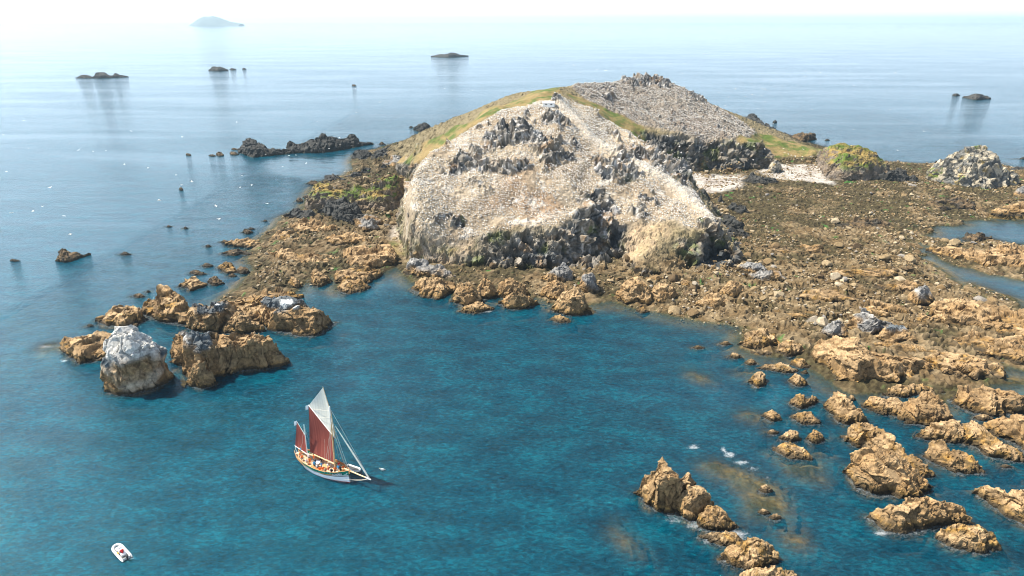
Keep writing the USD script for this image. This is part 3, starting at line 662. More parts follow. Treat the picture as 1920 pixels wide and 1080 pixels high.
rock('dark shore ledge running behind the grassy saddle', [(1420, 232), (1440, 232), (1465, 248), (1490, 255)], [(1420, 240), (1450, 252), (1490, 262)], .65, 'dome', 'dark', name='shore_rock')
rock('dark brown rock jutting into the sea behind the saddle', [(1480, 258), (1500, 248), (1520, 246), (1527, 252)], [(1480, 262), (1505, 268), (1527, 262)], .6, 'dome', 'darkweed', name='shore_rock')
rock('green grassy knoll with a dark cliff and grey outcrop on its right', [(1528, 290), (1540, 276), (1555, 269), (1572, 265), (1600, 271), (1625, 281), (1652, 302), (1664, 312)], [(1528, 306), (1545, 335), (1580, 343), (1620, 342), (1664, 336)], .72, 'dome', 'grass', z0=2.0, name='grassy_knoll', cat='knoll', rough=.7)
rock('big craggy grey-green rock at the right edge of the island', [(1738, 320), (1752, 300), (1778, 280), (1800, 270), (1822, 271), (1850, 280), (1866, 300), (1880, 312), (1905, 330)], [(1738, 340), (1760, 345), (1800, 352), (1850, 356), (1905, 352)], .80, 'dome', 'castle', z0=2.0, name='rock_outcrop', rough=1.2)
rock('dark low rock in front of the grassy knoll', [(1640, 325), (1665, 313), (1690, 318), (1708, 332)], [(1640, 338), (1670, 343), (1708, 340)], .7, 'dome', 'dark', z0=2.0, name='rock_outcrop')
rock('smaller dark rock between the knoll and the craggy rock', [(1698, 335), (1712, 326), (1724, 336)], [(1698, 340), (1712, 343), (1724, 340)], .65, 'dome', 'dark', z0=2.0, name='rock_outcrop')
rock('dark shore rock beyond the craggy rock at the right edge', [(1888, 318), (1905, 309), (1940, 312)], [(1888, 324), (1910, 327), (1940, 326)], .7, 'dome', 'dark', name='shore_rock', z0=1.0)
rock('shaded blue-grey boulder at the right edge below the craggy rock', [(1903, 358), (1912, 340), (1940, 335)], [(1903, 370), (1915, 375), (1940, 374)], .65, 'dome', 'grey', z0=2.0, name='rock_outcrop')
rock('pale tan boulders group left of the right edge, above the tidal pool', [(1860, 395), (1885, 380), (1920, 377), (1960, 385)], [(1860, 402), (1890, 406), (1960, 404)], .5, 'dome', 'tan', z0=1.5, name='rock_outcrop')
rock('dark seaweed rock island in the tidal pool', [(1795, 445), (1815, 435), (1835, 434), (1858, 445)], [(1795, 448), (1830, 455), (1858, 449)], .5, 'dome', 'darkweed')
rock('long ochre slab between the tidal pool and the stream', [(1738, 468), (1780, 460), (1830, 463), (1870, 453), (1920, 460), (1980, 462)], [(1738, 471), (1790, 489), (1840, 503), (1910, 510), (1980, 512)], .4, 'slab', 'tan')
rock('dark grey boulder on the flat above the long pale slab', [(1698, 562), (1710, 541), (1727, 535), (1742, 546), (1749, 562)], [(1698, 566), (1720, 575), (1749, 568)], .6, 'dome', 'grey', z0=1.2, name='boulder')
# cliff-foot rocks in front of the dome
Fz = dict(prof='dome', style='tan')
rock('rust-brown rock at the left foot of the dome', [(757, 507), (775, 480), (800, 486), (830, 500), (852, 516)], [(757, 511), (780, 522), (852, 524)], .6, 'dome', 'grey', z0=0.3, name='shore_rock')
rock('wide orange rock at the waterline, leftmost under the dome', [(771, 537), (790, 523), (820, 519), (852, 530)], [(771, 546), (790, 556), (820, 561), (852, 547)], .5, **Fz)
rock('pale cracked rock with sloping ledges beside the wide orange rock', [(850, 547), (862, 531), (880, 528), (902, 548)], [(850, 566), (870, 579), (902, 572)], .66, **Fz)
rock('low tan rock with white splash at its tip', [(860, 580), (880, 570), (905, 566), (926, 576)], [(860, 585), (890, 589), (926, 581)], .45, **Fz)
rock('smooth rounded tan boulder between two cracked rocks', [(892, 550), (902, 525), (915, 518), (928, 540)], [(892, 558), (910, 562), (928, 557)], .72, **Fz)
rock('tall tan boulder with fractured face, behind the pyramid rock', [(928, 548), (940, 528), (955, 519), (975, 530), (990, 545)], [(928, 556), (955, 562), (990, 556)], .7, **Fz)
rock('pyramid-shaped cracked tan rock at the water', [(934, 566), (950, 552), (972, 531), (990, 548), (1008, 567)], [(934, 570), (960, 582), (990, 578), (1008, 571)], .74, **Fz)
rock('slanting roof-like dark-edged rock above the shore', [(1015, 520), (1035, 505), (1055, 490), (1068, 502), (1075, 520)], [(1015, 527), (1045, 535), (1075, 530)], .72, 'dome', 'grey', z0=1.0, name='shore_rock')
rock('ribbed tan boulder left of the largest front boulder', [(1010, 548), (1028, 527), (1048, 524), (1068, 545)], [(1010, 556), (1040, 566), (1068, 562)], .68, **Fz)
rock('largest rounded front boulder with vertical cracks', [(1034, 577), (1050, 552), (1072, 537), (1092, 547), (1108, 580)], [(1034, 583), (1070, 593), (1108, 589)], .72, **Fz)
rock('tall grey-brown boulder behind the largest front boulder', [(1082, 535), (1092, 512), (1108, 508), (1122, 535)], [(1082, 546), (1100, 555), (1122, 548)], .74, 'dome', 'grey', name='shore_rock', z0=.5)
rock('small tan rock awash in front of the largest front boulder', [(1034, 596), (1050, 588), (1070, 600)], [(1034, 600), (1050, 606), (1070, 604)], .4, **Fz)
rock('big smooth tan boulder with pink left flank', [(1153, 550), (1168, 526), (1190, 518), (1206, 528), (1218, 550)], [(1153, 562), (1180, 573), (1218, 573)], .68, **Fz)
rock('hump-backed tan boulder right of the pink-flanked one', [(1214, 555), (1226, 533), (1245, 529), (1262, 535), (1273, 556)], [(1214, 565), (1240, 573), (1273, 566)], .66, **Fz)
rock('small tan rock at the water below the pink-flanked boulder', [(1194, 580), (1204, 574), (1216, 582)], [(1194, 584), (1205, 588), (1216, 585)], .45, **Fz)
rock('round pale boulder behind the hump-backed boulder', [(1216, 522), (1230, 513), (1246, 522)], [(1216, 528), (1230, 532), (1246, 528)], .7, z0=1.0, name='shore_rock', **Fz)
rock('angular pale boulder on green weed', [(1273, 532), (1285, 522), (1301, 533)], [(1273, 538), (1288, 541), (1301, 538)], .65, z0=1.0, name='shore_rock', **Fz)
rock('cracked tan boulder at the start of the cobble beach', [(1306, 568), (1320, 552), (1345, 549), (1360, 556), (1373, 572)], [(1306, 576), (1340, 584), (1373, 577)], .62, z0=.5, name='shore_rock', **Fz)
rock('double tan boulder in the middle of the upper cobble beach', [(1350, 545), (1362, 526), (1380, 524), (1396, 548)], [(1350, 554), (1372, 562), (1396, 555)], .7, z0=1.0, name='shore_rock', **Fz)
rock('low grey rock on the flat right of the cave cliff', [(1402, 516), (1420, 507), (1450, 505), (1476, 522)], [(1402, 522), (1440, 530), (1476, 527)], .6, 'dome', 'grey', z0=1.5, name='shore_rock')
rock('brown rock at the right corner of the cave cliff', [(1385, 500), (1400, 488), (1425, 495), (1440, 508)], [(1385, 508), (1410, 514), (1440, 512)], .62, 'dome', 'grey', z0=2.0, name='shore_rock')
rock('jagged black rocks beside the right foot of the dome', [(1345, 425), (1352, 402), (1375, 405), (1395, 428), (1402, 440)], [(1345, 432), (1370, 440), (1402, 446)], .7, 'dome', 'dark', z0=2.0, name='shore_rock')
rock('black blocky boulder below the right shoulder of the dome', [(1300, 372), (1312, 352), (1326, 358), (1330, 375)], [(1300, 382), (1318, 388), (1330, 382)], .78, 'dome', 'dark', z0=2.0, name='shore_rock')
rock('black boulder alone on the brown flat near the dome', [(1363, 388), (1372, 379), (1395, 385), (1404, 396)], [(1363, 393), (1385, 402), (1404, 401)], .6, 'dome', 'dark', z0=2.0, name='shore_rock')
rock('small dark boulder near the pale shingle', [(1344, 378), (1350, 365), (1356, 378)], [(1344, 380), (1350, 382), (1356, 380)], .75, 'dome', 'dark', z0=2.0, name='shore_rock')
rock('dark boulder spread between the two shingle patches', [(1390, 335), (1410, 325), (1440, 330), (1460, 340)], [(1390, 342), (1425, 347), (1460, 345)], .55, 'dome', 'dark', z0=2.5, name='shore_rock')
rock('yellow-lichened crag at the foot of the cove cliff', [(1440, 318), (1448, 298), (1458, 300), (1464, 318)], [(1440, 323), (1452, 327), (1464, 322)], .8, 'dome', 'castle', z0=3.0, name='rock_outcrop')
# right foreshore
S = 30
rock('great tan whaleback slab at the right of the bay', [(1518, 662), (1528, 642), (1560, 628), (1600, 632), (1650, 652), (1700, 664), (1752, 682)], [(1518, 674), (1545, 692), (1570, 715), (1600, 724), (1650, 722), (1700, 714), (1752, 700)], .5, 'slab', 'tan', strata=-S, name='rock_slab')
rock('long pale slab sloping to the right edge below the stream', [(1722, 595), (1748, 563), (1770, 556), (1830, 562), (1880, 565), (1921, 575), (1980, 585)], [(1722, 606), (1800, 616), (1860, 626), (1921, 636), (1980, 640)], .38, 'slab', 'tan', z0=.8, name='rock_slab')
rock('grey jagged ridge above the great whaleback slab', [(1585, 612), (1600, 585), (1615, 575), (1640, 592), (1670, 605)], [(1585, 622), (1630, 630), (1670, 622)], .55, 'slab', 'grey', z0=.8, strata=-S, name='rock_slab')
rock('tilted dark slab with blocks left of the grey jagged ridge', [(1536, 622), (1555, 605), (1568, 598), (1582, 610), (1590, 628)], [(1536, 630), (1562, 636), (1590, 634)], .6, 'slab', 'grey', z0=.5, name='rock_slab')
rock('grey ridge with a dark blue crest right of the jagged ridge', [(1640, 628), (1665, 606), (1690, 612), (1715, 635)], [(1640, 640), (1680, 648), (1715, 648)], .55, 'slab', 'bluetop', z0=.5, strata=-S, name='rock_slab')
rock('low dark-undercut strata slab behind the whaleback slab', [(1630, 645), (1670, 634), (1720, 648), (1770, 662)], [(1630, 652), (1690, 662), (1770, 672)], .5, 'slab', 'tan', z0=.5, strata=-S, name='rock_slab')
rock('layered tan ledges at right, above the round island rock', [(1725, 668), (1760, 652), (1820, 660), (1880, 690)], [(1725, 690), (1780, 706), (1830, 712), (1880, 708)], .35, 'slab', 'weed', z0=.3, name='rock_slab')
rock('pale layered ledge under the long pale slab', [(1780, 640), (1830, 622), (1890, 630), (1960, 640)], [(1780, 650), (1840, 668), (1960, 690)], .3, 'slab', 'tan', z0=.6, name='rock_slab')
for lab, a, b, c, d, st, zz in [('long brown bedrock ledge on the flat above the cobble beach', 1490, 1625, 536, 570, 'weed', 1.4), ('flat ochre bedrock ledge below the long ledge at the beach end', 1440, 1545, 572, 602, 'tan', 0.9),
                                ('dark weedy ledge in the middle of the tidal flat', 1550, 1690, 494, 524, 'weed', 1.5), ('brown ledge on the flat right of the cave cliff', 1445, 1560, 452, 478, 'weed', 1.6), ('tan ledge beside the dark grey boulder', 1615, 1720, 566, 598, 'tan', 1.2),
                                ('weed-covered ledge near the stream bank', 1640, 1735, 522, 548, 'weed', 1.3), ('dark low ledge far out on the brown flat', 1560, 1680, 410, 430, 'darkweed', 1.7), ('weedy ledge below the craggy rock', 1720, 1840, 372, 394, 'darkweed', 1.7)]:
    blob(lab, a, b, c, d, style=st, alpha=.34, prof='slab', z0=zz, strata=-S, name='rock_ledge')
for lab, a, b, c, d, st, zz in [('tilted brown slab on the left shore below the jagged blue-grey rocks', 540, 640, 412, 442, 'tan', 0.9), ('dark blocky ledge at the seaward edge of the left shore', 505, 590, 432, 456, 'weed', 0.6), ('angular dark block below the grassy block, near the dome', 655, 735, 402, 436, 'grey', 2.0),
                                ('wide ochre slab in the middle of the left shore', 600, 715, 436, 462, 'tan', 1.2), ('dark boulder ridge at the top of the left shore', 535, 600, 390, 412, 'dark', 1.2)]:
    blob(lab, a, b, c, d, style=st, alpha=.45, prof='slab', z0=zz, name='rock_ledge')
rock('brown ridge at left end of the cobble beach, half in water', [(1390, 642), (1400, 624), (1425, 613), (1445, 622), (1460, 642)], [(1390, 650), (1410, 658), (1440, 657), (1460, 650)], .5, 'dome', 'weed')
rock('weedy boulder right of the half-submerged brown ridge', [(1454, 655), (1470, 638), (1488, 637), (1512, 655)], [(1454, 662), (1480, 670), (1512, 662)], .5, 'dome', 'weed')
rock('thin weedy bar in front of the half-submerged brown ridge', [(1409, 657), (1425, 655), (1450, 660)], [(1409, 661), (1430, 667), (1450, 665)], .4, 'dome', 'weed')
rock('long narrow weedy bar in the shallow bay', [(1419, 688), (1440, 683), (1465, 680), (1496, 693)], [(1419, 691), (1450, 696), (1478, 701), (1496, 698)], .45, 'dome', 'weed')
rock('oval weedy rock right of the long narrow bar', [(1482, 678), (1500, 670), (1518, 685)], [(1482, 683), (1500, 691), (1518, 690)], .45, 'dome', 'weed')
rock('peaked rock at the right end of the long narrow bar', [(1479, 712), (1488, 700), (1500, 706), (1514, 718)], [(1479, 716), (1495, 726), (1514, 722)], .55, 'dome', 'weed')
rock('brown cluster rock left of the peaked bay rock', [(1405, 712), (1418, 697), (1432, 700), (1436, 715)], [(1405, 718), (1420, 728), (1436, 722)], .45, 'dome', 'weed')
for lab, a, b, c, d in [('small weedy knob above the long narrow bar', 1396, 1419, 672, 685), ('small brown rock off the half-submerged ridge', 1367, 1391, 659, 673), ('tiny tan stones in the bay nearest the beach corner', 1349, 1373, 639, 648), ('flat lone tan rock in the middle of the bay', 1299, 1321, 647, 655),
                        ('dark rock hiding behind the two-headed island rock', 1588, 1603, 739, 754), ('small black rock in the channel', 1693, 1714, 788, 796), ('low dark rock in the lower channel at right', 1876, 1898, 870, 878), ('small clump rock on the kelp reef', 1424, 1449, 908, 925),
                        ('little brown rock on the lower kelp reef', 1421, 1444, 952, 966), ('right-hand little rock on the lower kelp reef', 1442, 1466, 962, 976), ('small rock on weed right of the black-brown rock', 1514, 1546, 806, 832), ('tiny weedy rock left of the clump in the mid bay', 1438, 1461, 804, 815),
                        ('pale round stone by the channel head', 1758, 1772, 730, 738), ('black round boulder at the channel head', 1738, 1753, 726, 737), ('pale flat stone in the shallow bay', 1502, 1515, 693, 702)]:
    blob(lab, a, b, c, d, style='tan' if 'pale' in lab or 'lone tan' in lab else 'weed', alpha=.5)
rock('U-shaped weedy rock with two horns', [(1482, 752), (1489, 740), (1500, 737), (1513, 750), (1524, 738), (1534, 750)], [(1482, 758), (1500, 767), (1520, 761), (1534, 753)], .55, 'dome', 'weed')
rock('oval dark rock just below the two-horned rock', [(1484, 778), (1500, 769), (1520, 775), (1538, 790)], [(1484, 783), (1505, 797), (1538, 795)], .45, 'dome', 'weed')
rock('shaggy weedy rock in mid bay left of the oval dark rock', [(1429, 777), (1442, 767), (1455, 772), (1467, 785)], [(1429, 781), (1448, 791), (1467, 788)], .5, 'dome', 'weed')
rock('crumpled clump rock in the mid bay', [(1462, 818), (1478, 808), (1490, 804), (1500, 820)], [(1462, 823), (1482, 830), (1500, 826)], .5, 'dome', 'weed')
rock('flat black-brown weedy rock below the clump rock', [(1451, 838), (1470, 828), (1500, 836), (1524, 855)], [(1451, 845), (1480, 860), (1524, 863)], .4, 'dome', 'weed')
rock('two-headed tan island rock in the channel', [(1549, 748), (1558, 732), (1575, 731), (1590, 755), (1610, 763), (1628, 787)], [(1549, 768), (1570, 790), (1590, 799), (1628, 791)], .55, 'dome', 'tan')
rock('ribbed tan rock at the channel, left half of a pair', [(1618, 752), (1630, 743), (1680, 745), (1704, 762)], [(1618, 764), (1650, 776), (1690, 783), (1704, 780)], .55, 'dome', 'tan')
rock('domed tan rock at the channel, right half of a pair', [(1692, 755), (1720, 732), (1745, 737), (1768, 765), (1785, 790)], [(1692, 788), (1720, 798), (1750, 801), (1785, 796)], .5, 'dome', 'tan')
rock('low weedy bar behind the pair of channel rocks', [(1654, 736), (1680, 722), (1720, 717), (1750, 730)], [(1654, 743), (1690, 747), (1725, 740), (1750, 735)], .45, 'dome', 'tan')
rock('long dark weedy rock with a tail, behind the biggest foreground slab', [(1577, 815), (1600, 792), (1630, 792), (1660, 810), (1690, 840), (1720, 862), (1752, 887)], [(1577, 822), (1610, 840), (1650, 852), (1700, 887), (1725, 898), (1752, 893)], .45, 'dome', 'weed')
rock('biggest foreground slab with diagonal ribs and a pale crest', [(1585, 866), (1600, 840), (1630, 831), (1670, 850), (1700, 880), (1738, 905)], [(1585, 886), (1605, 915), (1630, 929), (1680, 932), (1720, 933), (1738, 922)], .5, 'dome', 'tan', strata=-45, name='rock_slab')
rock('smooth humped tan rock with foam at its lower left', [(1622, 964), (1660, 943), (1700, 932), (1740, 931), (1785, 938), (1810, 958), (1817, 980)], [(1622, 970), (1650, 990), (1680, 1002), (1730, 1000), (1770, 986), (1817, 982)], .52, 'dome', 'tan', name='rock_slab')
rock('dark weedy rock attached to the right of the smooth humped rock', [(1757, 998), (1780, 982), (1830, 985), (1855, 1000), (1872, 1022)], [(1757, 1012), (1790, 1029), (1840, 1038), (1872, 1031)], .45, 'dome', 'weed')
rock('wedge-shaped tan rock at the bottom right edge', [(1828, 917), (1840, 911), (1880, 917), (1898, 912), (1910, 904), (1940, 903), (2000, 930)], [(1828, 926), (1860, 950), (1890, 970), (1920, 984), (2000, 1000)], .6, 'dome', 'tan', name='rock_slab')
rock('tan hump left of the cleft weedy rock', [(1713, 815), (1740, 796), (1780, 783), (1812, 803)], [(1713, 818), (1750, 827), (1790, 832), (1812, 826)], .5, 'dome', 'tan')
rock('long weedy bar dropping to the right edge', [(1788, 803), (1815, 790), (1860, 815), (1900, 840), (1930, 860)], [(1788, 827), (1830, 842), (1860, 862), (1930, 868)], .4, 'dome', 'weed')
rock('cleft weedy rock with a pale left head', [(1728, 853), (1743, 824), (1758, 819), (1772, 840), (1800, 845), (1846, 882)], [(1728, 858), (1755, 870), (1790, 887), (1846, 887)], .5, 'dome', 'weed')
rock('broad pale tan island rock below the ledges at right', [(1777, 745), (1795, 728), (1850, 722), (1890, 728), (1960, 738)], [(1777, 752), (1815, 773), (1850, 781), (1960, 778)], .48, 'dome', 'tan', name='rock_slab')
rock('pale tan boulder with a dark hollow at the right edge', [(1840, 797), (1868, 782), (1925, 777), (1980, 785)], [(1840, 803), (1880, 823), (1925, 850), (1980, 860)], .5, 'dome', 'tan', name='rock_slab')
rock('low dark stone between two pale right-hand rocks', [(1824, 781), (1840, 776), (1862, 783)], [(1824, 785), (1842, 790), (1862, 787)], .5, 'dome', 'weed')
rock('tall foreground rock with a sharp finger of stone on top', [(1197, 912), (1204, 874), (1228, 868), (1234, 856), (1239, 846), (1246, 860), (1256, 868), (1275, 868), (1290, 886), (1302, 908)], [(1197, 922), (1205, 945), (1225, 955), (1260, 962), (1302, 945)], .72, 'stack', 'tan')
rock('stepped tan rock joined to the right of the finger rock', [(1255, 948), (1280, 918), (1300, 906), (1318, 915), (1336, 942)], [(1255, 962), (1290, 976), (1320, 976), (1336, 960)], .62, 'dome', 'tan')
rock('ridged weedy rock third in the foreground chain', [(1308, 968), (1325, 947), (1345, 950), (1384, 986)], [(1308, 990), (1340, 998), (1384, 992)], .5, 'dome', 'weed')
rock('flat brown rocks awash in foam in the foreground chain', [(1312, 1004), (1340, 997), (1368, 1000)], [(1312, 1008), (1340, 1013), (1368, 1008)], .35, 'dome', 'weed')
rock('half-drowned brown ledge joining the foreground chain', [(1330, 1012), (1350, 1000), (1375, 996), (1395, 1012), (1405, 1022)], [(1330, 1016), (1360, 1024), (1405, 1028)], .35, 'dome', 'weed')
rock('round shaggy golden weed rock at the bottom of the picture', [(1350, 1042), (1362, 1022), (1390, 1011), (1420, 1011), (1448, 1024), (1460, 1046)], [(1350, 1052), (1380, 1063), (1420, 1073), (1460, 1057)], .42, 'dome', 'weed')
rock('lowest weedy rock cut by the bottom edge', [(1372, 1086), (1400, 1070), (1440, 1061), (1485, 1072), (1500, 1086)], [(1372, 1092), (1440, 1104), (1500, 1092)], .4, 'dome', 'weed')
print('rock triangles', n_rock_tris, 'terrain', len(tf))

# ------------------------------------------------------------------ sea, seabed, far coast, haze
def spaced(a, b, step, far_a, far_b, grow=1.25):
    mid = np.arange(a, b + step, step)
    lo, hi, s = [], [], step
    x, y = a, mid[-1]
    while x > far_a:
        s *= grow; x -= s; lo.append(max(x, far_a))
    s = step
    while y < far_b:
        s *= grow; y += s; hi.append(min(y, far_b))
    return np.concatenate([lo[::-1], mid, hi])

sx, sy = spaced(-150, 250, 1.0, -24000, 24000), spaced(75, 560, 1.0, -400, 24000)
SX, SY = np.meshgrid(sx, sy, indexing='ij')
feet = raster(rock_feet, 0.5)
fd = ndimage.distance_transform_edt(~feet) * 0.5
inb = (SX > X0) & (SX < X1) & (SY > Y0) & (SY < Y1)
depth = np.where(inb, -heights(SX, SY), 12.0)
rockd = np.where(inb, ndimage.map_coordinates(fd, [(SX - X0) / 0.5, (SY - Y0) / 0.5], order=1, mode='nearest'), 60)
depth = np.minimum(np.maximum(depth, 0.0), 0.35 + 1.15 * rockd)
opac = 1 - np.exp(-0.75 * depth)
SEA_Z = ((fbm(np.stack([SX / 9, SY / 6, SX * 0], -1), 3, 12) - 0.5) * 0.22 + (fbm(np.stack([SX / 3.2, SY / 2.4, SX * 0], -1), 2, 13) - 0.5) * 0.10) * np.where(inb, 1, 0)
lee = soft(POOLS[:3] + [], 0.8)
LEE = [[(470, 592), (500, 600), (560, 543), (600, 520), (640, 543), (700, 515), (745, 495), (765, 512), (775, 530), (700, 560), (600, 560)], [(385, 498), (470, 478), (482, 505), (470, 540), (420, 556), (395, 540)], [(480, 300), (680, 283), (662, 325), (600, 345), (500, 320)], [(360, 560), (420, 545), (460, 575), (360, 590)]]
lee = np.maximum(lee, soft(LEE, 4.0))
calm = (1 - 0.75 * np.where(inb, sample(lee, SX, SY), 0)) * (1 - 0.18 * sstep(140, 330, SY))
foam = np.zeros_like(SX)
for cx, cy, rx, ry in [(1345, 1008, 44, 12), (1380, 1003, 30, 12), (1325, 1012, 14, 8), (1265, 975, 26, 5), (1300, 985, 16, 5), (1655, 1000, 22, 7), (1690, 1004, 10, 5), (1368, 853, 14, 7), (1390, 868, 20, 5), (1412, 880, 18, 4), (1356, 843, 7, 6), (1430, 1062, 12, 5), (915, 584, 10, 3),  # foam patches; the streak by the kelp reef is painted glare
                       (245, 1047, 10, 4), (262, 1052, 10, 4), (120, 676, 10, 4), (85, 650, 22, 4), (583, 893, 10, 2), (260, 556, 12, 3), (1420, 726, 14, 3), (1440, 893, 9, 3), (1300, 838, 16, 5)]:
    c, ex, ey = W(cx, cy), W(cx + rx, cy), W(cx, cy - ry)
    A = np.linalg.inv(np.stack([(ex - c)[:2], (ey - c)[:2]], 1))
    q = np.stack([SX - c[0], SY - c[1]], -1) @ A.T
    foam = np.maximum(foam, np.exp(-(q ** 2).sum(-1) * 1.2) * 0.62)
near_rock = np.exp(-rockd / 0.8) * (SY < 260) * 0.40
foam = np.maximum(foam, near_rock)
sea_mat = usdkit.material(stage, L + 'sea', {
    'g': ('geometry', {}), 'o': ('attribute', {'attribute': 'opac'}), 'f': ('attribute', {'attribute': 'foam'}), 'cm': ('attribute', {'attribute': 'calm'}), 'hc': ('math', {'math_type': 'multiply'}),
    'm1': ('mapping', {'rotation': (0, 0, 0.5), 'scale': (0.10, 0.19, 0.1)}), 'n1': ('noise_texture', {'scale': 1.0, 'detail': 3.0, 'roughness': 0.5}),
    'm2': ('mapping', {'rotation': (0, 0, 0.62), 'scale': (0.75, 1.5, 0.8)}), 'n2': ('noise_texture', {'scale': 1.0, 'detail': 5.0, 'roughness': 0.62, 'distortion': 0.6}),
    'm3': ('mapping', {'rotation': (0, 0, 0.12), 'scale': (0.0035, 0.016, 0.01)}), 'n3': ('noise_texture', {'scale': 1.0, 'detail': 5.0, 'roughness': 0.6, 'distortion': 0.5}),
    'h1': ('math', {'math_type': 'multiply', 'value2': 0.30}), 'h2': ('math', {'math_type': 'multiply', 'value2': 0.62}), 'h': ('math', {'math_type': 'add'}),
    'r3': ('map_range', {'from_min': 0.38, 'from_max': 0.66, 'to_min': 0.30, 'to_max': 0.95, 'clamp': True}),
    'hh': ('math', {'math_type': 'multiply'}),
    'b': ('bump', {'strength': 1.0, 'distance': 1.0}),
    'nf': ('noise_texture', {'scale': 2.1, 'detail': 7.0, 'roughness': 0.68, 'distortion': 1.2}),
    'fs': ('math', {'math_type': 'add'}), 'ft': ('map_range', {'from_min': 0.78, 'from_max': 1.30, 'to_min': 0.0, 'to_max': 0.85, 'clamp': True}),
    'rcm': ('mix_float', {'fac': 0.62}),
    'rc': ('rgb_ramp', {'ramp': [(0.34, (0.0001, 0.014, 0.028)), (0.50, (0.0002, 0.038, 0.064)), (0.66, (0.0004, 0.084, 0.118))]}),  # ripple light and shade put into the water colour by wave noise
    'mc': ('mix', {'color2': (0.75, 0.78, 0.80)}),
    'p': ('principled_bsdf', {'roughness': 0.07, 'ior': 1.33, 'specular_ior_level': 0.5, 'specular_tint': (0.0, 0.80, 1.0)}),
    't': ('transparent_bsdf', {'color': (0.92, 0.95, 0.90)}), 'om': ('math', {'math_type': 'maximum'}), 'mix': ('mix_closure', {}),
}, [('g.position', 'm1.vector'), ('g.position', 'm2.vector'), ('g.position', 'm3.vector'), ('g.position', 'nf.vector'), ('m1.vector', 'n1.vector'), ('m2.vector', 'n2.vector'), ('m3.vector', 'n3.vector'),
    ('n1.fac', 'h1.value1'), ('n2.fac', 'h2.value1'), ('h1.value', 'h.value1'), ('h2.value', 'h.value2'), ('n3.fac', 'r3.value'), ('r3.result', 'hh.value1'), ('h.value', 'hh.value2'), ('hh.value', 'hc.value1'), ('cm.fac', 'hc.value2'), ('hc.value', 'b.height'), ('b.normal', 'p.normal'),
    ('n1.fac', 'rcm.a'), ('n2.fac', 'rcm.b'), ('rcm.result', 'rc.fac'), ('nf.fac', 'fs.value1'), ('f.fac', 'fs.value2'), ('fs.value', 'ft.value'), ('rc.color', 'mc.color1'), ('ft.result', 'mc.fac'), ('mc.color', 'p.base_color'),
    ('o.fac', 'om.value1'), ('ft.result', 'om.value2'), ('om.value', 'mix.fac'), ('t.BSDF', 'mix.closure1'), ('p.BSDF', 'mix.closure2')], surface='mix.closure')
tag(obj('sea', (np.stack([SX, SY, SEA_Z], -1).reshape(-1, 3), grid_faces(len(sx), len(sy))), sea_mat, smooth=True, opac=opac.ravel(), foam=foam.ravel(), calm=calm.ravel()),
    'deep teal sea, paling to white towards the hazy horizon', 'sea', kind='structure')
seabed_mat = plain('seabed', (0.03, 0.05, 0.04), 0.9, 0.1, 0.5, 0.2)
tag(obj('seabed', (np.array([[-24000, -400, -9.0], [24000, -400, -9], [24000, 24000, -9], [-24000, 24000, -9]]), np.array([[0, 1, 2], [0, 2, 3]])), seabed_mat), 'dark seabed under the water', 'seabed', kind='structure')

M['far'] = plain('far_land', (0.12, 0.14, 0.13), 0.9, 0.1, 0.3, 0.01)

def far_land(pts, y, deep, name, label, cat, kind=None):
    pts = np.array(pts, float)
    xs = np.linspace(pts[0, 0], pts[-1, 0], 60)
    t = np.interp(xs, pts[:, 0], pts[:, 1])
    top = WY(xs, t, y)
    base = WY(xs, np.full(60, 40.0), y)[:, :2]
    hgt = np.maximum(top[:, 2], 2.0) * (0.92 + 0.16 * fbm(np.stack([xs / 14, xs * 0, xs * 0], -1), 3, 5))
    rows = [np.column_stack([base[:, 0], base[:, 1] + deep * a, -3 + (hgt + 3) * b]) for a, b in ((-.5, 0), (-.42, .25), (-.2, .7), (0, 1), (.25, .7), (.5, 0))]
    g = np.stack(rows, 1)
    return tag(obj(name, (g.reshape(-1, 3), grid_faces(60, 6)), M['far'], smooth=True), label, cat, kind=kind)

far_land([(360, 44), (369, 37), (382, 31), (402, 30), (418, 35), (434, 41), (452, 44)], 11000, 300, 'far_island', 'faint blue flat-topped island on the left horizon', 'island', None)
hz = usdkit.material(stage, L + 'haze', {'v': ('principled_volume', {'color': (0.66, 0.87, 1.0), 'density': HAZE_DENSITY, 'anisotropy': 0.35})}, volume='v.volume')
hb = trimesh.creation.box([47000, 24200, 170.0])
hb.apply_translation([0, 11750, 170.0 / 2 - 11])
tag(obj('haze', hb, hz), 'pale sea haze in the air', 'haze', kind='stuff')
# ------------------------------------------------------------------ loose stones on the tidal flat
def stone_material():
    return usdkit.material(stage, L + 'stone', {
        'oi': ('object_info', {}), 'g': ('geometry', {}), 'n': ('noise_texture', {'scale': 2.4, 'detail': 5.0, 'roughness': 0.7}),
        'rp': ('rgb_ramp', {'ramp': [(0.0, (0.08, 0.055, 0.03)), (0.30, (0.17, 0.115, 0.055)), (0.52, (0.22, 0.16, 0.085)), (0.74, (0.29, 0.225, 0.135)), (0.90, (0.36, 0.30, 0.21)), (1.0, (0.20, 0.19, 0.18))]}),
        'rn': ('rgb_ramp', {'ramp': [(0.3, (0.6, 0.58, 0.55)), (0.7, (1.3, 1.3, 1.3))]}), 'm': ('mix', {'mix_type': 'multiply', 'fac': 1.0}),
        'p': ('principled_bsdf', {'roughness': 0.85, 'specular_ior_level': 0.2})},
        [('oi.random', 'rp.fac'), ('g.position', 'n.vector'), ('n.fac', 'rn.fac'), ('rp.color', 'm.color1'), ('rn.color', 'm.color2'), ('m.color', 'p.base_color')], surface='p.BSDF')

M['stone'] = stone_material()
UsdGeom.Scope.Define(stage, '/World/Looks/shapes')
lib = UsdGeom.Scope.Get(stage, '/World/Looks/shapes')
protos = '/World/Looks/shapes'

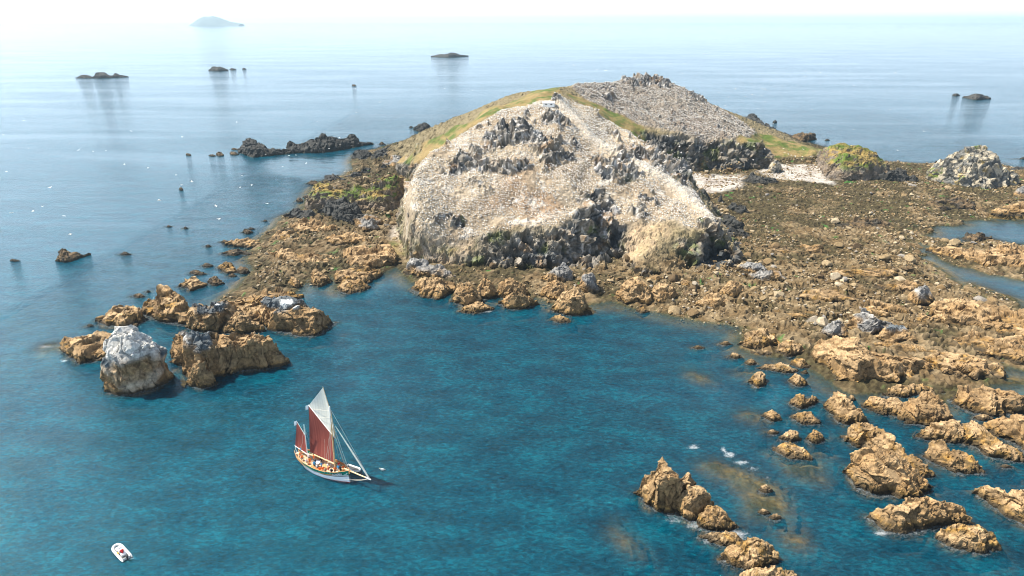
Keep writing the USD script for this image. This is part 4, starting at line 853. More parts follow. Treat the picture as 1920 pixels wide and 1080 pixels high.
def class_prim(name):
    return stage.CreateClassPrim('/World/Looks/shapes/' + name)

stone_protos, stone_meshes = [], []
for k in range(9):
    r = np.random.default_rng(50 + k)
    s = trimesh.creation.icosphere(2)
    v = np.array(s.vertices)
    for _ in range(9):                                            # cut flat faces
        d = r.normal(size=3); d /= np.linalg.norm(d)
        over = (v @ d) - r.uniform(0.45, 0.85)
        v -= np.clip(over, 0, None)[:, None] * d
    v *= np.array([1.0, r.uniform(.65, .95), r.uniform(.45, .75)])
    v *= (1 + 0.10 * (fbm(v * 2.2 + k * 7, 3, k) - 0.5))[:, None]
    stone_meshes.append((v * 0.5 / np.abs(v[:, 0]).max(), np.array(s.faces)))
    c = class_prim(f'stone_{k:02d}')
    usdkit.mesh(stage, str(c.GetPath()) + '/stone', stone_meshes[-1], M['stone'])
    stone_protos.append(c.GetPath())

NS = 170000
cx, cy = rng.uniform(-110, 330, NS), rng.uniform(180, 470, NS)
hz_, dz_ = sample(Z, cx, cy), sample(land_d, cx, cy)
msk = np.maximum.reduce([sample(m_bird, cx, cy), sample(m_grass, cx, cy), sample(m_out, cx, cy) * 0.0])
dn = fbm(np.stack([cx / 12, cy / 12, cx * 0], -1), 3, 201)
gold_s = sample(gold, cx, cy)
dens = sstep(0.44, 0.64, dn) * 0.65 + 0.07 + 0.28 * gold_s
dens *= np.where(cx < -20, 0.5, 1.0)
stony = (hz_ > -0.9) & (hz_ < 5.5) & (msk < 0.15) & (rng.uniform(0, 1, NS) < dens) & (cx / cy < 0.80) & (sample(pool_m.astype(float), cx, cy) < 0.4) & (ndimage.map_coordinates(fd, [(cx - X0) / 0.5, (cy - Y0) / 0.5], order=1) > 0.2)
cx, cy, hz_ = cx[stony], cy[stony], hz_[stony]
size = np.clip(np.exp(rng.normal(-0.62, 0.52, len(cx))), 0.25, 3.2) * np.where(hz_ < 0, 0.85, 1.0)
foot_s = sample(sstep(0.5, 3, Z) * (sdist(Z > 6) > -14), cx, cy)
size *= 1 + 0.9 * np.clip(foot_s, 0, 1) * rng.uniform(0, 1, len(cx))
tree_t = cKDTree(tv[:, :2])
gz = tv[tree_t.query(np.stack([cx, cy], 1))[1], 2]
big = (rng.uniform(0, 1, len(cx)) < 0.008 * np.where((cx > 30) & (cy < 280), 1.6, 0.25)) & (hz_ > 0.2)
size = np.where(big, rng.uniform(1.8, 4.6, len(cx)), size)
pos = np.stack([cx, cy, np.maximum(gz, hz_ - 0.3) + 0.12 * size], -1)
app = size / np.linalg.norm(pos - np.array([0, 0, CAM_H]), axis=1)
order = np.argsort(-app)
kind = rng.integers(0, 9, len(cx))
rotz = rng.uniform(0, 360, len(cx))
for i in order[:290]:
    refer('beach_boulder', stone_protos[kind[i]], 'tan weathered boulder lying loose on the rocky tidal flat', 'boulder', pos[i], (rng.uniform(-15, 15), rng.uniform(-15, 15), rotz[i]), size[i], 'boulders on the tidal flat')

def quats(rz):
    h = np.radians(rz) / 2
    return Vt.QuathArray([Gf.Quath(float(math.cos(a)), 0.0, 0.0, float(math.sin(a))) for a in h])

def scatter(name, proto_paths, p, idx, rz, sc, label, cat):
    pi = UsdGeom.PointInstancer.Define(stage, '/World/' + name)
    pi.CreatePrototypesRel().SetTargets(proto_paths)
    pi.CreatePositionsAttr(Vt.Vec3fArray.FromNumpy(np.asarray(p, np.float32)))
    pi.CreateProtoIndicesAttr(Vt.IntArray.FromNumpy(np.asarray(idx, np.int32)))
    pi.CreateOrientationsAttr(quats(rz))
    pi.CreateScalesAttr(Vt.Vec3fArray.FromNumpy(np.repeat(np.asarray(sc, np.float32)[:, None], 3, 1)))
    return tag(pi, label, cat, kind='stuff')

rest = order[290:34000]
inst_protos = []
for k in range(9):
    m = usdkit.mesh(stage, f'/World/cobbles/shapes/stone_{k:02d}', stone_meshes[k], M['stone'])
    inst_protos.append(m.GetPath())
scatter('cobbles', inst_protos, pos[rest], kind[rest], rotz[rest], size[rest], 'tan cobbles and small boulders strewn over the tidal flat', 'cobbles')

# ------------------------------------------------------------------ gannets
M['plumage'] = plain('white_plumage', (0.72, 0.70, 0.66), 0.7, 0.2)
M['wing_black'] = plain('black_wing_tip', (0.02, 0.02, 0.022), 0.6)
M['head_buff'] = plain('buff_head', (0.72, 0.60, 0.36), 0.7)
M['bill'] = plain('grey_bill', (0.42, 0.47, 0.52), 0.5)

def ellip(r, c=(0, 0, 0), sub=1, rot=None):
    s = trimesh.creation.icosphere(sub)
    s.apply_scale(r)
    if rot is not None:
        s.apply_transform(trimesh.transformations.rotation_matrix(rot[0], rot[1]))
    s.apply_translation(c)
    return s

def cone(a, b, ra, rb=0.0, n=6):
    return tube_mesh([a, b], [ra, max(rb, 1e-3)], n)

def tube_mesh(pts, radii, n=8, cap=True):
    pts = np.array(pts, float); radii = np.broadcast_to(np.asarray(radii, float), len(pts))
    t = np.gradient(pts, axis=0); t /= np.linalg.norm(t, axis=1, keepdims=True)
    ref = np.array([0, 0, 1.0]) if abs(t[0, 2]) < 0.9 else np.array([1.0, 0, 0])
    a = np.cross(t, ref); a /= np.linalg.norm(a, axis=1, keepdims=True)
    b = np.cross(t, a)
    an = np.linspace(0, 2 * math.pi, n, endpoint=False)
    v = (pts[:, None] + radii[:, None, None] * (np.cos(an)[None, :, None] * a[:, None] + np.sin(an)[None, :, None] * b[:, None])).reshape(-1, 3)
    f = []
    for i in range(len(pts) - 1):
        for j in range(n):
            k = (j + 1) % n
            f += [(i * n + j, (i + 1) * n + j, (i + 1) * n + k), (i * n + j, (i + 1) * n + k, i * n + k)]
    if cap:
        v = np.vstack([v, pts[[0, -1]]])
        m = len(v)
        for j in range(n):
            k = (j + 1) % n
            f += [(m - 2, j, k), (m - 1, (len(pts) - 1) * n + k, (len(pts) - 1) * n + j)]
    return trimesh.Trimesh(v, np.array(f), process=False)

cat_ = trimesh.util.concatenate
def sitting_gannet(base):
    parts = {
        'body': (cat_([ellip((.36, .17, .17), (0, 0, .24), 1, (-0.35, (0, 1, 0))), cone((-.28, 0, .17), (-.52, 0, .10), .09, .02), cone((.24, 0, .34), (.36, 0, .52), .085, .065)]), M['plumage']),
        'head': (cat_([ellip((.085, .062, .066), (.38, 0, .56), 1)]), M['head_buff']),
        'bill': (cone((.43, 0, .56), (.56, 0, .535), .03, .004, 5), M['bill']),
        'wing_tip': (cone((-.22, .075, .22), (-.52, .03, .15), .04, .008, 5), M['wing_black']),
        'wing_tip_001': (cone((-.22, -.075, .22), (-.52, -.03, .15), .04, .008, 5), M['wing_black'])}
    for k, (m, mt) in parts.items():
        usdkit.mesh(stage, f'{base}/{k}', m, mt, smooth=True)

def wing(s, up):
    pts = [(0.12, .10), (0.17, .45), (.08, .66), (-.10, .92), (-.13, .90), (-.10, .62), (-.10, .42), (-.14, .10)]
    z = lambda y: 0.05 + up * y - 0.25 * max(0, y - .45) * up
    top = [(x, s * y, z(y) + .012) for x, y in pts]; bot = [(x, s * y, z(y) - .012) for x, y in pts]
    v = np.array(top + bot); n = len(pts); f = []
    quads = [(0, 1, 6, 7), (1, 2, 5, 6), (2, 3, 4, 5)]
    for a, b, c, d in quads:
        f += [(a, b, c), (a, c, d), (a + n, c + n, b + n), (a + n, d + n, c + n)]
    for k in range(n):
        q = (k + 1) % n
        f += [(k, q + n, q), (k, k + n, q + n)]
    f = np.array(f)
    tri_y = np.abs(v[f][:, :, 1]).mean(1)
    tip = tri_y > 0.66
    a, b = trimesh.Trimesh(v, f[~tip], process=False), trimesh.Trimesh(v, f[tip], process=False)
    a.remove_unreferenced_vertices(); b.remove_unreferenced_vertices()
    return a, b

def flying_gannet(base, up):
    usdkit.mesh(stage, base + '/body', cat_([ellip((.40, .11, .11), (0, 0, 0), 1), cone((-.30, 0, 0), (-.56, 0, 0), .07, .012), cone((.30, 0, .02), (.46, 0, .03), .075, .055)]), M['plumage'], smooth=True)
    usdkit.mesh(stage, base + '/head', ellip((.08, .055, .055), (.49, 0, .035)), M['head_buff'], smooth=True)
    usdkit.mesh(stage, base + '/bill', cone((.54, 0, .035), (.67, 0, .02), .028, .004, 5), M['bill'])
    for s, e in ((1, ''), (-1, '_001')):
        w, tp = wing(s, up)
        usdkit.mesh(stage, base + '/wing' + e, w, M['plumage'])
        usdkit.mesh(stage, base + '/wing_tip' + e, tp, M['wing_black'])

sit = class_prim('sitting_gannet'); sitting_gannet(str(sit.GetPath()))
fly = []
for k, up in enumerate((-0.12, 0.12, 0.38)):
    c = class_prim(f'flying_gannet_{k:02d}'); flying_gannet(str(c.GetPath()), up); fly.append(c.GetPath())

bx, by = np.meshgrid(np.arange(-62, 190, 0.86), np.arange(232, 560, 0.86), indexing='ij')
bx = (bx + 0.43 * (np.arange(bx.shape[1]) % 2)[None, :]).ravel() + rng.uniform(-.30, .30, bx.size)
by = by.ravel() + rng.uniform(-.30, .30, by.size)
bm, om = sample(m_bird, bx, by), sample(m_out, bx, by)
clump = fbm(np.stack([bx / 7, by / 7, bx * 0], -1), 3, 301)
pr = sstep(0.35, 0.8, bm) * (1 - 0.7 * sstep(0.3, 0.6, om)) * sstep(0.24, 0.44, clump) * 0.93 * np.where(by > 395, 0.8, 1.0)
ok = rng.uniform(0, 1, bx.size) < pr
dz = np.gradient(Z, CELL); slope = np.hypot(*dz)
ok &= (sample(slope, bx, by) < 2.2)
bx, by = bx[ok], by[ok]
tk = tree_t.query(np.stack([bx, by], 1))[1]
bz = tv[tk, 2]
bp = np.stack([bx, by, bz - 0.02], -1)
brot = rng.normal(200, 55, len(bx))
bsc = rng.uniform(0.74, 0.95, len(bx)) * np.where(by > 395, 0.9, 1.0)
bo = np.argsort(np.linalg.norm(bp - np.array([0, 0, CAM_H]), axis=1))
spread = bo[:2600:9][:285]
for i in spread:
    refer('gannet', sit.GetPath(), 'white gannet sitting in the dense colony on the island slope', 'bird', bp[i], (0, 0, brot[i]), bsc[i], 'gannets nesting on the island')
restb = np.setdiff1d(bo, spread)
sitting_gannet('/World/gannet_colony/shapes/sitting_gannet')
UsdGeom.Xform.Define(stage, '/World/gannet_colony/shapes/sitting_gannet')
scatter('gannet_colony', [Sdf.Path('/World/gannet_colony/shapes/sitting_gannet')], bp[restb], np.zeros(len(restb)), brot[restb], bsc[restb], 'dense colony of white gannets covering the island slopes', 'bird colony')
print('stones', len(rest), 'gannets', len(restb))

FLY_PX = [(45, 226), (6, 253), (53, 278), (146, 283), (148, 280), (175, 284), (199, 282), (246, 246), (342, 257), (130, 270), (12, 322), (94, 352), (22, 399), (62, 396), (79, 387), (132, 439), (120, 405), (299, 376), (405, 386), (340, 347), (360, 341), (450, 351), (501, 382),
          (410, 411), (472, 347), (454, 329), (444, 229), (530, 313), (574, 306), (555, 291), (542, 292), (617, 279), (637, 272), (594, 269), (595, 228), (666, 160), (833, 148), (886, 170), (712, 192), (668, 211), (636, 258), (647, 321), (498, 290), (233, 308), (278, 315), (330, 328), (1244, 275), (1251, 256), (1274, 275), (1290, 298), (1264, 286), (1252, 290),
          (1277, 287), (1272, 297), (1293, 274), (1333, 270), (1353, 288), (1362, 299), (1379, 284), (1385, 270), (1413, 275), (1412, 300), (1434, 281), (1469, 279), (1471, 287), (1478, 289), (1484, 291), (1491, 293), (1504, 294), (1506, 280), (1520, 294), (1340, 262), (1450, 232), (1600, 243), (1683, 282), (1732, 246), (1523, 205), (1410, 178), (1380, 160), (1430, 165)]
for k, (px, py) in enumerate(FLY_PX):
    g = hit(px, py)
    d = np.linalg.norm(g - np.array([0, 0, CAM_H]))
    frac = 0.93 if g[2] > 1 else rng.uniform(0.55, 0.9)
    frac = min(frac, 430 / d)
    p = np.array([0, 0, CAM_H]) * (1 - frac) + g * frac
    refer('flying_gannet', fly[k % 3], 'white gannet with black wing tips flying beside the island', 'bird', p, (rng.uniform(-25, 25), 0, rng.uniform(0, 360)), rng.uniform(0.85, 1.05), 'gannets in flight round the island')
for k in range(70):
    p = (rng.uniform(30, 260), rng.uniform(400, 640), rng.uniform(28, 75))
    refer('flying_gannet', fly[k % 3], 'white gannet with black wing tips flying beside the island', 'bird', p, (rng.uniform(-30, 30), 0, rng.uniform(0, 360)), rng.uniform(0.85, 1.05), 'gannets in flight round the island')
refer('swimming_gannet', sit.GetPath(), 'white gannet floating on the water in front of the bowsprit', 'bird', W(717, 882, 0.0) + np.array([0, 0, -0.08]), (0, 0, 200), 1.3)

# ------------------------------------------------------------------ hut on the summit
M['hut_wall'] = plain('hut_wall', (0.74, 0.74, 0.72), 0.8, 0.2, 0.1, 1.5)
M['hut_roof'] = plain('hut_roof', (0.62, 0.62, 0.60), 0.8, 0.2, 0.15, 2.0)
M['dark_gap'] = plain('dark_door', (0.03, 0.035, 0.04), 0.6)
hp = hit(1029, 199)
hut = thing('hut', 'small white hut with a low roof on the dome summit', 'hut', hp - np.array([0, 0, 0.3]), (0, 0, -6))
def box(ext, at):
    b = trimesh.creation.box(ext); b.apply_translation(at); return b
obj('wall', box((5.4, 2.6, 1.9), (0, 0, .95)), M['hut_wall'], hut)
rv = np.array([(-2.9, -1.5, 1.91), (2.9, -1.5, 1.91), (2.9, 1.5, 1.91), (-2.9, 1.5, 1.91), (-2.9, 0, 2.6), (2.9, 0, 2.6)])
obj('roof', (rv, np.array([[0, 1, 5], [0, 5, 4], [2, 3, 4], [2, 4, 5], [1, 2, 5], [3, 0, 4], [0, 3, 2], [0, 2, 1]])), M['hut_roof'], hut)
obj('shutter', box((.8, .06, .5), (1.2, -1.33, 1.2)), M['dark_gap'], hut)
obj('shutter', box((.8, .06, .5), (-1.2, -1.33, 1.2)), M['dark_gap'], hut)

# ------------------------------------------------------------------ people
import manifold3d as m3
SKIN = [plain('skin_light', (0.62, 0.40, 0.30), 0.6), plain('skin_tan', (0.45, 0.27, 0.18), 0.6)]
HAIR = [plain('hair_brown', (0.08, 0.05, 0.03), 0.7), plain('hair_fair', (0.42, 0.30, 0.14), 0.7), plain('cap_white', (0.78, 0.78, 0.76), 0.7)]
CLOTH = {'orange': plain('cloth_orange', (0.75, 0.16, 0.02), 0.7), 'blue': plain('cloth_blue', (0.03, 0.28, 0.55), 0.7), 'navy': plain('cloth_navy', (0.015, 0.025, 0.05), 0.8), 'white': plain('cloth_white', (0.76, 0.75, 0.72), 0.8),
         'red': plain('cloth_red', (0.60, 0.02, 0.02), 0.7), 'green': plain('cloth_green', (0.03, 0.14, 0.09), 0.8), 'black': plain('cloth_black', (0.018, 0.018, 0.02), 0.8), 'tan': plain('cloth_tan', (0.40, 0.28, 0.16), 0.8)}
ball = trimesh.creation.icosphere(1).vertices

def limb(a, ra, b, rb):
    return m3.Manifold.hull_points(np.vstack([np.array(a) + ball * ra, np.array(b) + ball * rb]).astype(np.float32))

def chain(pts, grow=0.0):
    out = m3.Manifold()
    for (a, ra), (b, rb) in zip(pts[:-1], pts[1:]):
        out += limb(a, ra + grow, b, rb + grow)
    return out

def joints(pose):
    if pose == 'sit':
        hip, kn, an = [(0, s * .10, .45) for s in (1, -1)], [(.42, s * .13, .50) for s in (1, -1)], [(.44, s * .12, .09) for s in (1, -1)]
        el, ha = [(.08, s * .26, .72) for s in (1, -1)], [(.30, s * .16, .60) for s in (1, -1)]
        base = .45
    elif pose == 'walk':
        hip, kn, an = [(0, s * .10, .90) for s in (1, -1)], [(.12, .11, .50), (.02, -.11, .49)], [(.10, .11, .09), (-.16, -.11, .09)]
        el, ha = [(.06, .27, 1.15), (-.10, -.27, 1.15)], [(.26, .24, 1.02), (.08, -.26, .95)]
        base = .90
    else:
        hip, kn, an = [(0, s * .10, .90) for s in (1, -1)], [(.03, s * .11, .49) for s in (1, -1)], [(0, s * .12, .09) for s in (1, -1)]
        el, ha = [(-.02, .28, 1.16), (.12, -.27, 1.16)], [(.10, .27, .93), (.30, -.18, 1.22)]
        base = .90
    return base, hip, kn, an, el, ha

def person_meshes(pose):
    base, hip, kn, an, el, ha = joints(pose)
    top = base + .54
    sh = [(0, s * .19, top - .04) for s in (1, -1)]
    def torso(g):
        return chain([((0, 0, base + .02), .14 + g), ((0, 0, base + .25), .135 + g), ((0, 0, top - .12), .145 + g)]) + limb(sh[0], .065 + g, sh[1], .065 + g) + limb((0, 0, base + .2), .12 + g, sh[0], .06 + g) + limb((0, 0, base + .2), .12 + g, sh[1], .06 + g)
    body = torso(0) + limb((0, 0, top - .02), .06, (.02, 0, top + .10), .055)
    body += limb((.0, 0, top + .20), .10, (.035, 0, top + .12), .07) + limb((.10, 0, top + .15), .022, (.085, 0, top + .18), .014)
    for s in (1, -1):
        body += limb((0, s * .095, top + .17), .018, (0, s * .098, top + .19), .016)
    legs, arms = m3.Manifold(), m3.Manifold()
    for k in (0, 1):
        legs += chain([(hip[k], .095), (kn[k], .062), (an[k], .042)], .016)
        body += chain([(hip[k], .092), (kn[k], .06), (an[k], .040)]) + limb((an[k][0] - .03, an[k][1], .045), .04, (an[k][0] + .15, an[k][1], .035), .03)
        arms += chain([(sh[k], .062), (el[k], .046)], .016) + limb(el[k], .06, tuple(np.array(el[k]) * .5 + np.array(ha[k]) * .5), .052)
        body += chain([(sh[k], .06), (el[k], .043), (ha[k], .032)])
        d = np.array(ha[k]) - np.array(el[k]); d /= np.linalg.norm(d)
        sd = np.cross(d, (0, 0, 1.0)); sd /= np.linalg.norm(sd)
        up = np.cross(sd, d)
        palm = np.array(ha[k]) + d * .05
        body += limb(ha[k], .030, tuple(palm), .034)
        for q in range(4):
            r0 = palm + sd * (q - 1.5) * .020 + d * .02
            ln = (.055, .068, .063, .048)[q]
            r1, r2 = r0 + d * ln * .6, r0 + d * ln - up * .02
            body += limb(tuple(r0), .010, tuple(r1), .009) + limb(tuple(r1), .009, tuple(r2), .008)
        t0 = palm + sd * .034
        body += limb(tuple(t0 - d * .02), .012, tuple(t0 + sd * .022 + d * .02), .010)
    jacket = torso(.022) + arms
    hair = limb((-.015, 0, top + .225), .105, (-.03, 0, top + .17), .095)
    hair = hair.trim_by_plane((-.45, 0, .9), (top + .19) * .9)
    return [(n, meshkit.arrays(m)[:2]) for n, m in (('body', body), ('jacket', jacket), ('trousers', legs), ('hair', hair))]

POSES = {p: person_meshes(p) for p in ('stand', 'sit', 'walk')}

def person(label, loc, rz, pose, top, legs, hair=0, skin=0):
    t = thing('person', label, 'person', loc, (0, 0, rz))
    for (n, m), mt in zip(POSES[pose], (SKIN[skin], CLOTH[top], CLOTH[legs], HAIR[hair])):
        obj(n, m, mt, t)
    return t

# ------------------------------------------------------------------ the sailing boat
BA, BB = W(556, 844, 1.9)[:2], W(657, 905, 0)[:2]
be = (BB - BA) / np.linalg.norm(BB - BA)
BRZ = math.degrees(math.atan2(be[1], be[0]))
bn = np.array([-be[1], be[0]])
Bw = lambda x, y, z: np.array([BA[0] + be[0] * x + bn[0] * y, BA[1] + be[1] * x + bn[1] * y, z])
boat = thing('sailing_boat', 'green and white wooden sailing boat with dark red sails and a white topsail', 'boat', (BA[0], BA[1], 0), (0, 0, BRZ))
LOA = 15.2
M['hull_white'] = plain('hull_white', (0.78, 0.79, 0.80), 0.35, 0.5, 0.05, 1.0)
M['hull_green'] = plain('hull_green', (0.006, 0.17, 0.11), 0.3, 0.5, 0.12, 1.5)
M['hull_black'] = plain('hull_black', (0.012, 0.014, 0.016), 0.35)
M['hull_red'] = plain('hull_red', (0.28, 0.03, 0.02), 0.5)
M['rail_wood'] = plain('rail_wood', (0.55, 0.27, 0.10), 0.45, 0.4, 0.25, 3.0)
M['deck_wood'] = plain('deck_wood', (0.55, 0.40, 0.25), 0.6, 0.3, 0.2, 4.0)
M['spar'] = plain('spar_wood', (0.62, 0.43, 0.22), 0.4, 0.4, 0.2, 3.0)
M['spar_white'] = plain('spar_white', (0.78, 0.77, 0.73), 0.4)
M['rope'] = plain('rope', (0.60, 0.55, 0.46), 0.8)
def sail_mat(name, a, b):
    return usdkit.material(stage, L + name, {
        'tc': ('texture_coordinate', {}), 'mp': ('mapping', {'scale': (3.2, 0.2, 0.10)}), 'n': ('noise_texture', {'scale': 1.0, 'detail': 4.0}), 'r': ('rgb_ramp', {'ramp': [(0.35, a), (0.65, b)]}),
        'w': ('wave_texture', {'wave_type': 'bands', 'bands_direction': 'x', 'scale': 0.42}), 'wr': ('rgb_ramp', {'ramp': [(0.0, (0.88, 0.88, 0.88)), (0.10, (1, 1, 1))]}), 'm': ('mix', {'mix_type': 'multiply', 'fac': 1.0}),
        'd': ('diffuse_bsdf', {}), 't': ('translucent_bsdf', {}), 'mx': ('mix_closure', {'fac': 0.5})},
        [('tc.object', 'mp.vector'), ('mp.vector', 'n.vector'), ('n.fac', 'r.fac'), ('tc.object', 'w.vector'), ('w.fac', 'wr.fac'), ('r.color', 'm.color1'), ('wr.color', 'm.color2'), ('m.color', 'd.color'), ('m.color', 't.color'), ('d.BSDF', 'mx.closure1'), ('t.BSDF', 'mx.closure2')], surface='mx.closure')
M['sail_red'] = sail_mat('sail_red', (0.36, 0.105, 0.085), (0.46, 0.15, 0.12))
M['sail_white'] = sail_mat('sail_white', (0.82, 0.81, 0.74), (0.85, 0.85, 0.80))

stx = np.linspace(0, LOA, 40)
sheer = np.interp(stx, [0, 2, 5, 8, 11, 13.5, LOA], [2.05, 1.85, 1.65, 1.65, 2.0, 2.5, 2.95])
beam = np.interp(stx, [0, .25, .8, 2, 4, 7, 10, 12.5, 14, 14.8, LOA], [.25, .8, 1.15, 1.6, 2.05, 2.25, 2.15, 1.6, .95, .45, .05])
wl = np.interp(stx, [0, 1.2, 2.2, 4, 7, 10, 12.5, 14, LOA], [0, 0, .7, 1.65, 2.0, 1.75, 1.05, .5, .03])
keel = np.interp(stx, [0, 1.2, 2.0, 4, 8, 14, LOA], [1.5, .4, -.3, -1.2, -1.5, -1.1, -.6])
sheer, beam, wl, keel = (smooth1(a, 1.2) for a in (sheer, beam, wl, keel))

def hull_band(z0, z1, grow=0.0, n=5, side=(1, -1)):
    """Strip of the hull between two fractions of the height from the waterline to the sheer (below 0: to the keel)."""
    out = []
    for s in side:
        rows = []
        for t in np.linspace(z0, z1, n):
            if t >= 0:
                zz = np.maximum(sheer * t, np.minimum(keel, sheer))
                y = wl + (beam - wl) * t ** 0.75
            else:
                zz = np.maximum(keel * -t, keel)
                y = wl * (1 + t) ** 0.6
            rows.append(np.stack([stx, s * (y + grow), zz], -1))
        g = np.stack(rows, 1)
        f = grid_faces(len(stx), n)
        out.append(trimesh.Trimesh(g.reshape(-1, 3), f if s < 0 else f[:, ::-1], process=False))
    return cat_(out)

obj('hull', cat_([hull_band(-1, 0, n=6), hull_band(0, 0.54, n=5)]), M['hull_white'], boat, smooth=60)
obj('waterline_stripe', hull_band(0.0, 0.06, .012, 2), M['hull_red'], boat, smooth=60)
obj('black_stripe', hull_band(0.54, 0.61, .010, 2), M['hull_black'], boat, smooth=60)
obj('white_stripe', hull_band(0.61, 0.65, .014, 2), M['hull_white'], boat, smooth=60)
obj('green_topside', hull_band(0.61, 1.0, .004, 4), M['hull_green'], boat, smooth=60)
deck_z = sheer - 0.75
dk = np.stack([np.stack([stx, -(beam - .08) * .97, deck_z], -1), np.stack([stx, (beam - .08) * .97, deck_z], -1)], 1)
obj('deck', (dk.reshape(-1, 3), grid_faces(40, 2)), M['deck_wood'], boat)
for s in (1, -1):
    g = np.stack([np.stack([stx, s * (beam - .09), sheer - .0 * stx], -1), np.stack([stx, s * (beam - .09), deck_z], -1)], 1)
    obj('bulwark', (g.reshape(-1, 3), grid_faces(40, 2)), M['rail_wood'], boat)
    obj('rail', tube_mesh(np.stack([stx, s * (beam - .03), sheer + .03], -1), .055, 6), M['rail_wood'], boat, smooth=60)
# name on the bow
k0 = 12.05
def on_side(m, x, frac, slope):
    m = m.copy()
    v = np.array(m.vertices)
    xx = x + v[:, 0]
    zz = np.interp(xx, stx, sheer) * frac + v[:, 1]
    t = np.clip(zz / np.interp(xx, stx, sheer), 0.02, 1)
    y = np.interp(xx, stx, wl) + (np.interp(xx, stx, beam) - np.interp(xx, stx, wl)) * t ** .75
    return trimesh.Trimesh(np.stack([xx, -(y + .02 + v[:, 2]), zz], -1), m.faces, process=False)
plate = trimesh.creation.box((2.1, .52, .01)).subdivide().subdivide().subdivide(); plate.apply_translation((1.0, .19, 0))
obj('name_board', on_side(plate, k0, .70, 0), M['hull_black'], boat)
txt = meshkit.text_mesh("S.C'HIREG", 0.36, 0.012, bold=True)
txt.apply_scale((1.95 / txt.extents[0], 1, 1)); txt.apply_translation((-txt.bounds[0][0] + .03, 0.0, .012))
obj('name_letters', on_side(txt, k0, .70, 0), M['hull_white'], boat)
cur = tube_mesh([(0, 0, 0), (.25, -.02, 0), (.5, .08, 0), (.6, .26, 0), (.48, .34, 0), (.38, .24, 0)], [.03, .05, .06, .05, .04, .03], 6)
obj('bow_scroll', on_side(cur, 14.35, .72, 0), M['hull_white'], boat)
# deckhouse, hatches
obj('skylight', cat_([box((1.6, 1.1, .45), (8.6, .1, 1.15))]), M['rail_wood'], boat)
obj('hatch', box((1.1, 1.2, .4), (6.0, .0, 1.05)), M['hull_white'], boat)
obj('bench', box((3.2, .4, .42), (7.4, -1.35, 1.03)), M['rail_wood'], boat)
obj('bench', box((3.2, .4, .42), (5.6, 1.4, 1.03)), M['rail_wood'], boat)
obj('windlass', cat_([box((.5, 1.0, .5), (13.0, 0, 2.0)), tube_mesh([(13.0, -.7, 2.15), (13.0, .7, 2.15)], .16, 8)]), M['spar'], boat)
obj('tiller', tube_mesh([(.5, 0, 1.9), (1.2, 0, 1.95), (2.2, .1, 2.0)], [.07, .05, .035], 6), M['rail_wood'], boat)
# spars: (along, height) read off the photograph in the plane of the keel
obj('main_mast', tube_mesh([(11.2, 0, 1.0), (11.45, 0, 8), (11.62, 0, 16.1)], [.17, .15, .09], 8), M['spar'], boat, smooth=60)
obj('mizzen_mast', tube_mesh([(3.3, 0, .9), (3.42, 0, 9.3)], [.11, .06], 8), M['spar_white'], boat, smooth=60)
obj('main_boom', tube_mesh([(11.3, .1, 2.75), (3.5, .35, 2.45)], [.12, .10], 8), M['spar'], boat, smooth=60)
obj('gaff', tube_mesh([(11.9, .12, 9.2), (4.6, .7, 13.85)], [.10, .07], 8), M['spar_white'], boat, smooth=60)
obj('topsail_yard', tube_mesh([(12.0, .25, 9.0), (11.5, .3, 14.5), (9.95, .35, 19.75)], [.07, .075, .05], 8), M['spar'], boat, smooth=60)
obj('mizzen_boom', tube_mesh([(3.3, .05, 2.0), (-.75, .3, 2.55)], [.08, .06], 8), M['spar_white'], boat, smooth=60)
obj('mizzen_gaff', tube_mesh([(3.5, .06, 6.4), (.75, .35, 9.05)], [.06, .04], 8), M['spar_white'], boat, smooth=60)
obj('bowsprit', tube_mesh([(13.6, .25, 2.55), (20.6, .3, 2.75)], [.17, .11], 8), M['spar'], boat, smooth=60)
obj('bowsprit_cap', tube_mesh([(19.3, .3, 2.73), (20.65, .3, 2.75)], [.14, .13], 8), M['spar_white'], boat, smooth=60)
obj('mast_head', tube_mesh([(11.48, 0, 12.2), (11.62, 0, 16.2)], [.155, .115], 8), M['spar_white'], boat, smooth=60)

def sail(name, corners, belly, mat, n=14):
    """Corners in order around the sail; a cambered cloth a few centimetres thick."""
    a, b, c, d = (np.array(x, float) for x in corners)
    u, w = np.meshgrid(np.linspace(0, 1, n), np.linspace(0, 1, n), indexing='ij')
    p = (a * (1 - u[..., None]) + b * u[..., None]) * (1 - w[..., None]) + (d * (1 - u[..., None]) + c * u[..., None]) * w[..., None]
    p[..., 1] += belly * np.sin(math.pi * u) ** 0.8 * (np.sin(math.pi * w) * .9 + .1)
    q = p.copy(); q[..., 1] += 0.02
    f = grid_faces(n, n)
    v = np.vstack([p.reshape(-1, 3), q.reshape(-1, 3)])
    ring = np.concatenate([np.arange(n), np.arange(1, n) * n + n - 1, n * n - 2 - np.arange(n - 1), (n - 2 - np.arange(n - 2)) * n])
    e = np.stack([ring, np.roll(ring, -1)], 1)
    side = np.vstack([np.stack([e[:, 0], e[:, 1], e[:, 1] + n * n], 1), np.stack([e[:, 0], e[:, 1] + n * n, e[:, 0] + n * n], 1)])
    return obj(name, (v, np.vstack([f, f[:, ::-1] + n * n, side])), mat, boat, smooth=40)

